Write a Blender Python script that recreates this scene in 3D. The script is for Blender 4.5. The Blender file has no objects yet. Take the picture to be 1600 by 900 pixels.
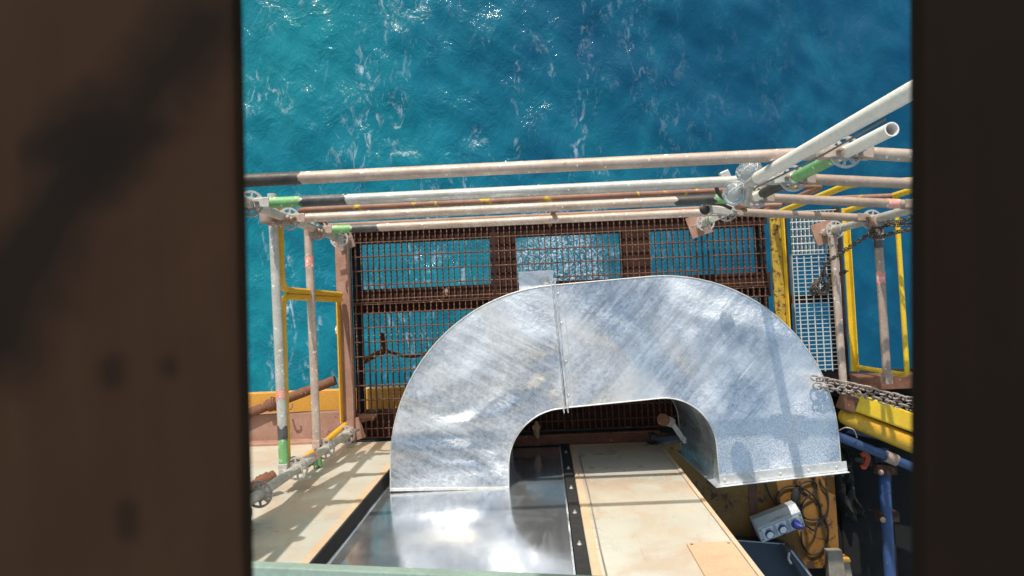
import bpy, bmesh, math, random
import numpy as np
from mathutils import Vector, Matrix
random.seed(7)
S = bpy.context.scene
C = S.collection

# ------------------------------------------------------------------ camera
H = 4.7                                    # lens height above the platform grating (z = 0)
FPX = 1056.0
_n = Vector((20, -38, -FPX)).normalized()  # straight down, seen from the slightly tilted camera
_r = math.radians(2.5)
_ez = -_n
_v = Vector((math.cos(_r), math.sin(_r), 0))
_ex = (_v - _v.dot(_ez) * _ez).normalized()
_ey = _ez.cross(_ex)
W2C = Matrix((_ex, _ey, _ez)).transposed()
C2W = W2C.transposed()
cd = bpy.data.cameras.new('camera')
cam = bpy.data.objects.new('camera', cd)
C.objects.link(cam)
cam.matrix_world = Matrix.Translation((0, 0, H)) @ C2W.to_4x4()
cd.sensor_width = 36
cd.lens = 36 * FPX / 1600
cd.clip_start = 0.02
cd.clip_end = 6000
cd.dof.use_dof = True
cd.dof.focus_distance = 3.9
cd.dof.aperture_fstop = 7.0
S.camera = cam

# ------------------------------------------------------------------ light
SUN_EL, SUN_AZ = 28.5, -8.0                # azimuth from +Y, negative towards -X
w = bpy.data.worlds.new('World'); S.world = w; w.use_nodes = True
nt = w.node_tree
sky = nt.nodes.new('ShaderNodeTexSky'); sky.sky_type = 'NISHITA'; sky.sun_disc = False
sky.sun_elevation = math.radians(SUN_EL); sky.sun_rotation = math.radians(SUN_AZ)
sky.air_density = 2.0; sky.dust_density = 1.2; sky.ozone_density = 1.0
nt.links.new(sky.outputs[0], nt.nodes['Background'].inputs[0])
nt.nodes['Background'].inputs[1].default_value = 0.15
sl = bpy.data.lights.new('sun', 'SUN'); sl.energy = 3.7; sl.angle = math.radians(0.53); sl.color = (1, 0.94, 0.85)
so = bpy.data.objects.new('sun', sl); C.objects.link(so)
_e, _a = math.radians(SUN_EL), math.radians(SUN_AZ)
SUNV = Vector((math.sin(_a) * math.cos(_e), math.cos(_a) * math.cos(_e), math.sin(_e)))
so.rotation_euler = SUNV.to_track_quat('Z', 'Y').to_euler()
so.location = (0, 10, 12)
S.view_settings.view_transform = 'Standard'
S.view_settings.look = 'None'
S.view_settings.exposure = 0.28
S.view_settings.gamma = 1
S.render.engine = 'CYCLES'
S.cycles.use_denoising = True
S.cycles.max_bounces = 8
S.cycles.sample_clamp_indirect = 6

# ------------------------------------------------------------------ geometry helpers
def ray(px, py):
    return C2W @ Vector((px - 800, 450 - py, -FPX))
def at(px, py, z):                         # the point at height z that the photo shows at (px, py)
    d = ray(px, py)
    return Vector((0, 0, H)) + d * ((z - H) / d.z)
WP0 = Vector((0, -0.923, 0)); WU = Vector((-.027, -.032, 1)); WN = Vector((0, 1, .032))
def wall_st(px, py, n=0.0):                # wall coordinates (along, up) of a pixel
    o = Vector((0, 0, H)); d = ray(px, py)
    t = (WP0 + WN * n - o).dot(WN) / d.dot(WN)
    p = o + d * t
    return p.x + .027 * p.z, p.z
def WPT(s, t, n=0.0):
    return WP0 + Vector((1, 0, 0)) * s + WU * t + WN * n

def roots(o):
    while o.parent: o = o.parent
    return o
class MB:
    def __init__(self): self.v = []; self.f = []; self.smooth = []
    def add(self, vs, fs, smooth=False):
        k = len(self.v); self.v += [tuple(x) for x in vs]
        self.f += [tuple(i + k for i in f) for f in fs]; self.smooth += [smooth] * len(fs)
    def hexa(self, p):                     # eight corners: bottom ring then top ring
        self.add(p, [(3, 2, 1, 0), (4, 5, 6, 7), (0, 1, 5, 4), (1, 2, 6, 5), (2, 3, 7, 6), (3, 0, 4, 7)])
    def box(self, c, s, rot=None):
        c = Vector(c); x, y, z = s[0] / 2, s[1] / 2, s[2] / 2
        p = [Vector(q) for q in ((-x, -y, -z), (x, -y, -z), (x, y, -z), (-x, y, -z), (-x, -y, z), (x, -y, z), (x, y, z), (-x, y, z))]
        if rot is not None: p = [rot @ q for q in p]
        self.hexa([q + c for q in p])
    def bar(self, a, b, wd, ht, up=(0, 0, 1)):
        a, b = Vector(a), Vector(b); d = (b - a).normalized()
        s = d.cross(Vector(up)).normalized(); u = s.cross(d)
        p = []
        for h in (-ht / 2, ht / 2):
            for e, q in ((a, -1), (b, -1), (b, 1), (a, 1)):
                p.append(e + s * q * wd / 2 + u * h)
        self.hexa(p)
    def prism(self, poly, z0, z1):         # poly: list of xy, counter-clockwise
        n = len(poly)
        vs = [(x, y, z0) for x, y in poly] + [(x, y, z1) for x, y in poly]
        fs = [tuple(range(n - 1, -1, -1)), tuple(range(n, 2 * n))]
        fs += [(i, (i + 1) % n, n + (i + 1) % n, n + i) for i in range(n)]
        self.add(vs, fs)
    def tube(self, pts, r, n=14, caps=True, hollow=0.0):
        pts = [Vector(p) for p in pts]; rs = r if isinstance(r, (list, tuple)) else [r] * len(pts)
        vs = []; u = None
        for i, p in enumerate(pts):
            a = pts[max(i - 1, 0)]; b = pts[min(i + 1, len(pts) - 1)]
            d = (b - a).normalized()
            if u is None:
                u = d.cross(Vector((0, 0, 1)))
                if u.length < .05: u = d.cross(Vector((1, 0, 0)))
            u = (u - u.dot(d) * d).normalized(); s = d.cross(u)
            vs += [p + (u * math.cos(2 * math.pi * k / n) + s * math.sin(2 * math.pi * k / n)) * rs[i] for k in range(n)]
        fs = []
        for i in range(len(pts) - 1):
            for k in range(n):
                k2 = (k + 1) % n
                fs.append((i * n + k, i * n + k2, (i + 1) * n + k2, (i + 1) * n + k))
        self.add(vs, fs, True)
        if caps:
            for e, last in ((0, False), (len(pts) - 1, True)):
                ring = vs[e * n:(e + 1) * n]
                if hollow:
                    c = pts[e]; d = (pts[1] - pts[0] if not last else pts[-2] - pts[-1]).normalized()
                    inn = [c + (q - c) * hollow for q in ring]; deep = [q + d * rs[e] * 3 for q in inn]
                    fs2 = []
                    for k in range(n):
                        k2 = (k + 1) % n
                        a_ = (k, k2, n + k2, n + k); b_ = (n + k, n + k2, 2 * n + k2, 2 * n + k)
                        fs2 += [a_[::-1] if last is False else a_, b_[::-1] if last is False else b_]
                    fs2.append(tuple(range(2 * n, 3 * n)))
                    self.add(ring + inn + deep, fs2)
                else:
                    self.add(ring, [tuple(range(n)) if last else tuple(range(n - 1, -1, -1))])
    def lathe(self, prof, axis_o, axis_d, n=20):
        o = Vector(axis_o); d = Vector(axis_d).normalized()
        u = d.cross(Vector((0, 0, 1)))
        if u.length < .05: u = d.cross(Vector((1, 0, 0)))
        u.normalize(); s = d.cross(u); vs = []
        for r, h in prof:
            vs += [o + d * h + (u * math.cos(2 * math.pi * k / n) + s * math.sin(2 * math.pi * k / n)) * r for k in range(n)]
        fs = []
        for i in range(len(prof) - 1):
            for k in range(n):
                k2 = (k + 1) % n
                fs.append((i * n + k, i * n + k2, (i + 1) * n + k2, (i + 1) * n + k))
        fs.append(tuple(range(n - 1, -1, -1))); fs.append(tuple(range((len(prof) - 1) * n, len(prof) * n)))
        self.add(vs, fs, True)
    def mesh(self, name, m, off=Vector((0, 0, 0))):
        me = bpy.data.meshes.new(name)
        me.from_pydata([tuple(Vector(v) - off) for v in self.v], [], self.f)
        me.polygons.foreach_set('use_smooth', self.smooth)
        me.materials.append(m); me.update()
        return me
    def build(self, name, m, parent=None, bevel=0.0, local=False, flat=False):
        off = Vector((0, 0, 0)) if (local or parent is None) else roots(parent).location
        me = self.mesh(name, m, off)
        if flat is False and any(self.smooth): pass
        o = bpy.data.objects.new(name, me); C.objects.link(o)
        if parent is not None: o.parent = parent
        if bevel:
            b = o.modifiers.new('bevel', 'BEVEL'); b.width = bevel; b.segments = 2; b.limit_method = 'ANGLE'; b.angle_limit = .6
        return o
def tag(o, label=None, cat=None, group=None, kind=None):
    if label: o['label'] = label
    if cat: o['category'] = cat
    if group: o['group'] = group
    if kind: o['kind'] = kind
    return o
def thing(name, label, cat, loc=(0, 0, 0), group=None):
    o = bpy.data.objects.new(name, None); C.objects.link(o); o.location = loc; o.empty_display_size = .1
    return tag(o, label, cat, group)
def piece(name, mesh, parent, loc, rz=0.0):
    o = bpy.data.objects.new(name, mesh); C.objects.link(o); o.parent = parent
    o.location = Vector(loc) - roots(parent).location; o.rotation_euler = (0, 0, rz)
    return o
def lerp(a, b, t): return Vector(a) * (1 - t) + Vector(b) * t
def smooth_path(pts, n=8):                 # Catmull-Rom through pts
    pts = [Vector(p) for p in pts]; out = []
    for i in range(len(pts) - 1):
        p0 = pts[max(i - 1, 0)]; p1 = pts[i]; p2 = pts[i + 1]; p3 = pts[min(i + 2, len(pts) - 1)]
        for k in range(n):
            t = k / n
            out.append(.5 * ((2 * p1) + (p2 - p0) * t + (2 * p0 - 5 * p1 + 4 * p2 - p3) * t * t + (3 * p1 - p0 - 3 * p2 + p3) * t ** 3))
    return out + [pts[-1]]

# ------------------------------------------------------------------ material helpers
class NT:
    def __init__(self, name):
        self.m = bpy.data.materials.new(name); self.m.use_nodes = True
        self.t = self.m.node_tree; self.b = self.t.nodes['Principled BSDF']
        self.co = self.t.nodes.new('ShaderNodeTexCoord').outputs['Object']
    def n(self, kind, **kw):
        o = self.t.nodes.new(kind)
        for k, v in kw.items(): setattr(o, k, v)
        return o
    def link(self, a, b): self.t.links.new(a, b)
    def noise(self, scale, detail=5, rough=.6, stretch=None, dist=0.0, rot=None, co=None):
        o = self.n('ShaderNodeTexNoise'); o.inputs['Scale'].default_value = scale; o.inputs['Detail'].default_value = detail
        o.inputs['Roughness'].default_value = rough; o.inputs['Distortion'].default_value = dist
        src = co or self.co
        if stretch or rot:
            for key, val in (('Rotation', rot), ('Scale', stretch)):   # turn first, then stretch
                if val is None: continue
                mp = self.n('ShaderNodeMapping'); self.link(src, mp.inputs[0]); src = mp.outputs[0]
                mp.inputs[key].default_value = val
        self.link(src, o.inputs['Vector'])
        return o.outputs['Fac']
    def ramp(self, fac, stops, interp='LINEAR'):
        r = self.n('ShaderNodeValToRGB'); r.color_ramp.interpolation = interp
        e = r.color_ramp.elements
        while len(e) < len(stops): e.new(.5)
        for q, (p, c) in zip(e, stops):
            q.position = p
            q.color = (c, c, c, 1) if isinstance(c, (int, float)) else (*c, 1)
        self.link(fac, r.inputs[0]); return r.outputs[0]
    def mix(self, fac, a, b, mode='MIX'):
        x = self.n('ShaderNodeMix', data_type='RGBA', blend_type=mode)
        for i, q in ((0, fac), (6, a), (7, b)):
            if isinstance(q, (int, float)): x.inputs[i].default_value = q if i == 0 else (q, q, q, 1)
            elif isinstance(q, tuple): x.inputs[i].default_value = (*q, 1)
            else: self.link(q, x.inputs[i])
        return x.outputs[2]
    def math(self, op, a, b=0.0, clamp=False):
        x = self.n('ShaderNodeMath', operation=op, use_clamp=clamp)
        for i, q in ((0, a), (1, b)):
            if isinstance(q, (int, float)): x.inputs[i].default_value = q
            else: self.link(q, x.inputs[i])
        return x.outputs[0]
    def set(self, key, q):
        i = self.b.inputs[key]
        if isinstance(q, (int, float)): i.default_value = q
        elif isinstance(q, tuple): i.default_value = (*q, 1)
        else: self.link(q, i)
    def bump(self, h, strength=.3, dist=.005):
        x = self.n('ShaderNodeBump'); x.inputs['Strength'].default_value = strength; x.inputs['Distance'].default_value = dist
        self.link(h, x.inputs['Height']); self.link(x.outputs[0], self.b.inputs['Normal'])
        return x

def paint(name, base, stain, amount=.5, scale=9, speck=None, speck_at=.66, rough=.5, metal=0.0, bump=.3, chips=None, chip_at=.62, fine=60):
    """paint or bare metal with soft stains, optional light specks and chipped spots of another colour"""
    k = NT(name)
    f = k.ramp(k.noise(scale, 6, .65), [(.38, 0.0), (.68, 1.0)])
    f = k.math('MULTIPLY', f, amount)
    col = k.mix(f, base, stain)
    g = k.noise(fine, 4, .7)
    col = k.mix(k.ramp(g, [(.3, .28), (.7, 0.0)]), col, tuple(c * .45 for c in stain))
    rg = k.ramp(k.noise(scale * 2.3, 4), [(.3, max(rough - .13, .05)), (.7, min(rough + .15, 1.0))])
    if chips:
        cf = k.ramp(k.noise(scale * 1.6, 8, .72, dist=.4), [(chip_at, 0.0), (chip_at + .035, 1.0)])
        cc = k.mix(k.noise(45, 4), chips, tuple(c * .4 for c in chips))
        col = k.mix(cf, col, cc)
    if speck:
        sf = k.ramp(k.noise(38, 5, .6), [(speck_at, 0.0), (speck_at + .05, 1.0)])
        col = k.mix(sf, col, speck)
    k.set('Base Color', col); k.set('Roughness', rg); k.set('Metallic', metal)
    k.bump(g, bump, .002)
    return k.m

RUST = (.17, .065, .032)
M = {}
M['tube_beige'] = paint('weathered_beige_tube', (.56, .45, .38), (.34, .24, .19), .75, 6, speck=(.86, .82, .77), speck_at=.63, rough=.5, metal=.2, chips=(.27, .16, .11), chip_at=.67)
M['tube_grey'] = paint('weathered_grey_tube', (.58, .57, .54), (.36, .33, .29), .8, 7, speck=(.84, .84, .82), speck_at=.63, rough=.45, metal=.2, chips=(.3, .2, .15), chip_at=.69)
M['tube_white'] = paint('chalky_white_tube', (.86, .84, .81), (.7, .62, .56), .3, 6, rough=.55)
M['tube_brown'] = paint('brownish_galvanised_tube', (.44, .34, .28), (.3, .2, .15), .7, 9, speck=(.7, .64, .6), rough=.5, metal=.25)
M['tube_dark'] = paint('dark_stained_tube', (.045, .043, .04), (.12, .10, .08), .6, 14, rough=.5, metal=.2, speck=(.4, .38, .36), speck_at=.7)
M['black_band'] = paint('black_band_paint', (.035, .036, .04), (.2, .2, .2), .5, 16, rough=.5, speck=(.35, .35, .36), speck_at=.66)
M['green'] = paint('green_band_paint', (.19, .46, .17), (.16, .30, .13), .7, 18, speck=(.6, .66, .57), speck_at=.60, rough=.5, chips=(.42, .42, .38), chip_at=.66)
M['red_tape'] = paint('faded_red_tape', (.75, .24, .19), (.8, .5, .42), .6, 40, rough=.5, speck=(.8, .7, .65), speck_at=.58)
M['cast'] = paint('cast_galvanised_fitting', (.62, .6, .57), (.4, .35, .3), .6, 22, rough=.45, metal=.4, chips=(.28, .13, .08), chip_at=.68)
M['cast_dirty'] = paint('dirty_cast_fitting', (.4, .3, .25), (.22, .12, .09), .7, 22, rough=.6, metal=.2)
M['dark_cast'] = paint('dark_cast_fitting', (.04, .04, .042), (.09, .08, .07), .5, 25, rough=.4, metal=.6)
M['rust'] = paint('rusty_steel', (.2, .085, .045), (.09, .035, .022), .8, 12, speck=(.36, .2, .13), speck_at=.63, rough=.85, bump=.7)
M['rust_bar'] = paint('rust_stained_grating_steel', (.15, .066, .036), (.05, .018, .011), .9, 5, speck=(.46, .30, .2), speck_at=.60, rough=.7, metal=.15, bump=.4)
M['rust_beam'] = paint('deep_rust_beam', (.050, .014, .008), (.016, .005, .0035), .8, 7, speck=(.1, .035, .018), speck_at=.62, rough=.9, bump=.8)
M['rust_pink'] = paint('rust_primer_steel', (.4, .24, .18), (.26, .12, .075), .75, 6, rough=.8, chips=(.16, .06, .035), chip_at=.64, bump=.5)
M['yellow'] = paint('yellow_railing_paint', (.72, .40, .02), (.5, .25, .02), .5, 6, rough=.45, chips=RUST, chip_at=.63)
M['yellow_clean'] = paint('bright_yellow_paint', (.80, .54, .02), (.58, .34, .03), .6, 8, rough=.45, chips=RUST, chip_at=.66)
M['yellow_worn'] = paint('worn_yellow_on_rust', (.3, .15, .1), (.2, .09, .06), .7, 8, rough=.65, chips=(.75, .5, .03), chip_at=.57)
M['yellow_peel'] = paint('peeling_yellow_paint', (.50, .34, .03), (.26, .15, .03), .9, 16, rough=.6, chips=(.12, .05, .03), chip_at=.53)
M['yellow_orange'] = paint('orange_yellow_beam_paint', (.74, .37, .06), (.62, .28, .05), .6, 4, rough=.5, chips=(.3, .12, .05), chip_at=.73)
M['skid'] = paint('rusting_yellow_skid_paint', (.26, .12, .012), (.16, .065, .012), .8, 4, rough=.65, chips=(.085, .033, .016), chip_at=.55, bump=.5)  # yellow darkened to carry the lower-right shade
M['galv_bar'] = paint('galvanised_grating_steel', (.72, .72, .7), (.5, .48, .45), .5, 14, rough=.42, metal=.35)
M['blue'] = paint('blue_tube_paint', (.02, .062, .19), (.03, .045, .09), .7, 7, rough=.5, speck=(.12, .17, .28), speck_at=.66, chips=(.08, .04, .03), chip_at=.64)  # blue darkened as well, for the shade over these pipes
M['blue_plastic'] = paint('blue_plastic', (.03, .05, .3), (.02, .03, .18), .4, 20, rough=.35)
M['grey_plastic'] = paint('light_grey_plastic', (.42, .45, .48), (.34, .34, .34), .45, 14, rough=.45)
M['pale_plastic'] = paint('pale_socket_cap', (.74, .75, .74), (.6, .6, .6), .3, 30, rough=.4)
M['navy_box'] = paint('navy_painted_steel', (.022, .032, .055), (.05, .055, .06), .6, 9, rough=.5, speck=(.12, .12, .12), speck_at=.72)
M['rim_grey'] = paint('worn_bare_rim', (.4, .4, .4), (.25, .24, .22), .6, 20, rough=.5, metal=.4)
M['black_rubber'] = paint('black_rubber', (.012, .012, .013), (.022, .02, .018), .5, 10, rough=.75)
M['dark_void'] = paint('void_black', (.003, .003, .0035), (.006, .005, .0045), .6, 4, rough=1.0)  # near-black colour stands in for deep shade in the lower-right gap
M['tarp'] = paint('dark_green_tarpaulin', (.003, .005, .005), (.006, .008, .008), .6, 8, rough=.75)  # green taken almost to black, shade included in the colour
M['orange_red'] = paint('orange_red_paint', (.7, .11, .04), (.4, .07, .03), .5, 20, rough=.5)
M['tan_cloth'] = paint('tan_rag', (.5, .3, .19), (.3, .17, .1), .6, 30, rough=.95, bump=.8)
M['plank_grey'] = paint('weathered_grey_wood', (.27, .24, .2), (.16, .13, .1), .7, 9, rough=.85)
M['ink'] = paint('faded_print', (.2, .13, .12), (.35, .3, .3), .6, 60, rough=.6)
M['chain_dark'] = paint('dark_weathered_chain', (.1, .085, .075), (.2, .15, .11), .6, 30, rough=.55, metal=.5)
M['chain_light'] = paint('dull_galvanised_chain', (.36, .32, .30), (.24, .16, .13), .7, 24, rough=.55, metal=.2)
M['greenish'] = paint('green_grey_painted_board', (.27, .37, .33), (.18, .25, .22), .7, 7, rough=.6, chips=(.3, .2, .15), chip_at=.7)

def cream():
    k = NT('glossy_cream_panel')
    a = k.noise(2.2, 5, .6); b = k.noise(7, 6, .65, dist=.6)
    col = k.mix(k.ramp(a, [(.42, 0.0), (.66, .6)]), (.49, .48, .42), (.44, .36, .28))
    col = k.mix(k.ramp(b, [(.52, 0.0), (.72, .5)]), col, (.55, .35, .20))
    col = k.mix(k.ramp(k.noise(2.7, 7, .62, dist=.7), [(.48, 0.0), (.62, .72)]), col, (.45, .34, .25))
    d = k.ramp(k.noise(17, 7, .75, stretch=(1, 1, .22), dist=.5), [(.58, 0.0), (.68, .4)])
    col = k.mix(d, col, (.34, .24, .17))
    col = k.mix(k.ramp(k.noise(55, 3), [(.74, 0.0), (.77, .8)]), col, (.12, .09, .07))
    k.set('Base Color', col); k.set('Roughness', k.ramp(k.noise(5, 4), [(.3, .22), (.7, .42)]))
    k.bump(k.noise(11, 3), .12, .004)
    return k.m
M['cream'] = cream()
M['tan_edge'] = paint('tan_panel_edge', (.60, .40, .24), (.58, .5, .38), .9, 5, rough=.45, chips=(.1, .06, .04), chip_at=.69)
M['hatch'] = paint('buff_hatch_board', (.6, .42, .27), (.5, .32, .2), .6, 9, rough=.6, fine=90)

def galv(name, streak, seed, line=None):
    """spangled galvanised sheet with wiped and scratched patches and painted white glare; streak = direction of the wipe marks in degrees"""
    k = NT(name)
    co0 = k.co; mp0 = k.n('ShaderNodeMapping'); mp0.inputs['Location'].default_value = (seed, seed * .7, 0); k.link(k.co, mp0.inputs[0]); k.co = mp0.outputs[0]
    ang = (0, 0, math.radians(-streak))
    grain = k.noise(48, 5, .75)                                                # sparkle of the zinc grain
    spang = k.ramp(grain, [(.34, (.60, .63, .68)), (.56, (.93, .95, .99))])
    st = k.noise(5.0, 9, .78, stretch=(.35, 6, 1), rot=ang, dist=.3)
    patch = k.ramp(k.noise(1.0, 3, .5, dist=.6), [(.44, 0.0), (.60, 1.0)])
    big = k.noise(.95, 3, .45, dist=1.4)
    dark = k.math('MULTIPLY', k.ramp(st, [(.42, 1.0), (.58, 0.0)]), k.math('MULTIPLY_ADD', patch, .8))
    k.t.nodes[-1].inputs[2].default_value = .15
    col = k.mix(k.math('MULTIPLY', dark, .40, True), spang, (.36, .35, .33))
    glare_white = k.ramp(big, [(.46, .0), (.60, .8)])  # white glare of sun and sky painted into the zinc colour
    col = k.mix(glare_white, col, (.90, .93, .98))
    sc = k.ramp(k.noise(11, 5, .7, stretch=(.22, 8, 1), rot=ang, dist=.4), [(.63, 0.0), (.67, .85)])
    col = k.mix(sc, col, (.96, .96, .97))
    drip = k.ramp(k.noise(55, 2, .5), [(.745, 0.0), (.77, .85)])
    col = k.mix(drip, col, (.97, .97, .97))
    smear = k.ramp(k.noise(2.6, 5, .6, dist=.9), [(.58, 0.0), (.72, .45)])
    col = k.mix(smear, col, (.40, .40, .40))
    rr = k.mix(.25, k.ramp(big, [(.40, .26), (.56, .52)]), k.ramp(st, [(.42, .28), (.58, .5)]))
    rr = k.mix(k.ramp(grain, [(.45, 0.0), (.7, .2)]), rr, .6)
    met = k.math('MULTIPLY', k.ramp(k.noise(1.6, 5, .6, dist=.5), [(.38, 1.0), (.62, .88)]), k.ramp(big, [(.45, 1.0), (.62, .84)]))
    met = k.math('SUBTRACT', met, k.math('MULTIPLY', sc, .35), True)
    if line:                                # brighter, crystalline grain beyond a slanting line
        (ax_, ay_), (bx_, by_) = line
        dx, dy = bx_ - ax_, by_ - ay_; ll = math.hypot(dx, dy); nx, ny = dy / ll, -dx / ll
        sp_ = k.n('ShaderNodeSeparateXYZ'); k.link(co0, sp_.inputs[0])
        q = k.math('ADD', k.math('MULTIPLY', k.math('SUBTRACT', sp_.outputs[0], ax_), nx), k.math('MULTIPLY', k.math('SUBTRACT', sp_.outputs[1], ay_), ny))
        q = k.math('ADD', q, k.math('MULTIPLY', k.math('SUBTRACT', k.noise(3.5, 5, .6), .5), .22))
        far = k.ramp(k.math('ADD', k.math('MULTIPLY', q, 5.0), .5), [(.40, 0.0), (.64, 1.0)])
        cry = k.ramp(k.noise(135, 4, .75), [(.38, (.48, .51, .57)), (.58, (.96, .98, 1.0))])
        col = k.mix(k.math('MULTIPLY', far, .65), col, cry)
        rr = k.mix(far, rr, k.ramp(k.noise(135, 4, .75), [(.4, .34), (.6, .55)]))
    k.set('Base Color', col); k.set('Metallic', met); k.set('Roughness', rr)
    hb = k.mix(.02, k.noise(1.45, 2, .4, dist=.9), k.noise(60, 3))
    k.bump(hb, 1.0, .125)
    return k.m
M['galv'] = galv('galvanised_duct_sheet', -28, 0.0)
M['galv_streaked'] = galv('galvanised_duct_sheet_streaked', 47, 5.3, ((at(1120, 675, .975).x, at(1120, 675, .975).y + .9), (at(1290, 606, .975).x, at(1290, 606, .975).y + .9)))
def sheet():
    k = NT('polished_cover_sheet')
    st = k.noise(3, 6, .65, stretch=(1, 1, .5), dist=.8)
    col = k.mix(k.ramp(st, [(.4, 0.0), (.65, .5)]), (.76, .79, .83), (.52, .55, .60))
    scr = k.ramp(k.noise(7, 6, .75, stretch=(.25, 1, 3), rot=(0, .5, 0), dist=.6), [(.63, 0.0), (.70, .3)])
    col = k.mix(scr, col, (.80, .83, .86))
    col = k.mix(k.ramp(k.noise(60, 3, .6), [(.70, 0.0), (.74, .7)]), col, (.9, .9, .9))
    grime = k.ramp(k.noise(4, 5, .6, dist=.5), [(.48, 0.0), (.72, .3)])
    col = k.mix(grime, col, (.34, .35, .36))
    k.set('Base Color', col); k.set('Metallic', k.math('SUBTRACT', .91, k.math('MULTIPLY', k.math('MAXIMUM', scr, k.math('MULTIPLY', grime, .6)), .7)))
    sm = k.ramp(k.noise(4, 6, .65, stretch=(2.5, 2.5, .4), dist=.6), [(.38, .10), (.7, .22)])
    k.set('Roughness', sm)
    k.bump(k.noise(2.6, 3, .5), .10, .02)
    return k.m
M['sheet'] = sheet()
def glass():
    k = NT('clear_glass'); k.set('Base Color', (.72, .78, .84)); k.set('Roughness', .12); k.set('Transmission Weight', .78); k.set('IOR', 1.45)
    return k.m
M['glass'] = glass()
def timber(name, a, b, stain, marks=()):
    k = NT(name)
    g = k.noise(5, 6, .65, stretch=(6, .5, 6), dist=.5)
    col = k.mix(g, a, b)
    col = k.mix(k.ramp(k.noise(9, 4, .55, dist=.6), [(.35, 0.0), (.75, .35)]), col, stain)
    wob = k.math('MULTIPLY', k.math('SUBTRACT', k.noise(14, 3, .55), .5), .09)
    geo = k.n('ShaderNodeSeparateXYZ'); k.link(k.n('ShaderNodeNewGeometry').outputs['Position'], geo.inputs[0])
    for (x0, y0, x1, y1, r, soft, amt) in marks:        # dark patches and knots: distance to a short line on the board
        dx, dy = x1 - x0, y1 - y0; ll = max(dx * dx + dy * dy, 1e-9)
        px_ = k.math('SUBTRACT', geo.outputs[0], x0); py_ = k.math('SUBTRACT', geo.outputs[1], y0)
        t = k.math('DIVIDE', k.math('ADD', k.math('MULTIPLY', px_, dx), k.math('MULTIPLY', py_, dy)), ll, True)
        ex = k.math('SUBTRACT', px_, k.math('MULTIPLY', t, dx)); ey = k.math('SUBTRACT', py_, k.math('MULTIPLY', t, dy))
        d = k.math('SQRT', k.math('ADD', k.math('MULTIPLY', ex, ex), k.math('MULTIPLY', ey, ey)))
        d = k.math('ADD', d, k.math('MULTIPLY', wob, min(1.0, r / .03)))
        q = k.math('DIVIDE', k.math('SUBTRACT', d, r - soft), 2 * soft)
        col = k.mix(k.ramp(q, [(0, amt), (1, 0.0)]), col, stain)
    k.set('Base Color', col); k.set('Roughness', .95); k.set('Specular IOR Level', .1)
    k.bump(g, .4, .003)
    return k.m
def dark_mark_px(x0, y0, x1, y1, r, soft, amt):
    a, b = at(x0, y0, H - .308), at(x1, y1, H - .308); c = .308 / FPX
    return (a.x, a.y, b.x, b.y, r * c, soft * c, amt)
M['timber'] = timber('shade_brown_timber', (.043, .021, .0115), (.027, .0135, .0078), (.0085, .0055, .0042),  # base browns darkened in place of the shade over the plank
    [dark_mark_px(300, 40, 130, 260, 62, 42, .9), dark_mark_px(130, 240, -40, 500, 75, 45, .9), dark_mark_px(230, 200, 40, 230, 30, 16, .7), dark_mark_px(157, 578, 158, 590, 17, 14, .65), dark_mark_px(252, 572, 253, 578, 14, 12, .6), dark_mark_px(182, 805, 183, 835, 17, 10, .55)])
M['timber_dark'] = timber('shade_black_timber', (.0118, .0060, .0038), (.0075, .0042, .0028), (.005, .0034, .003))  # shade on the right-hand plank put into its near-black base

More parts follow.
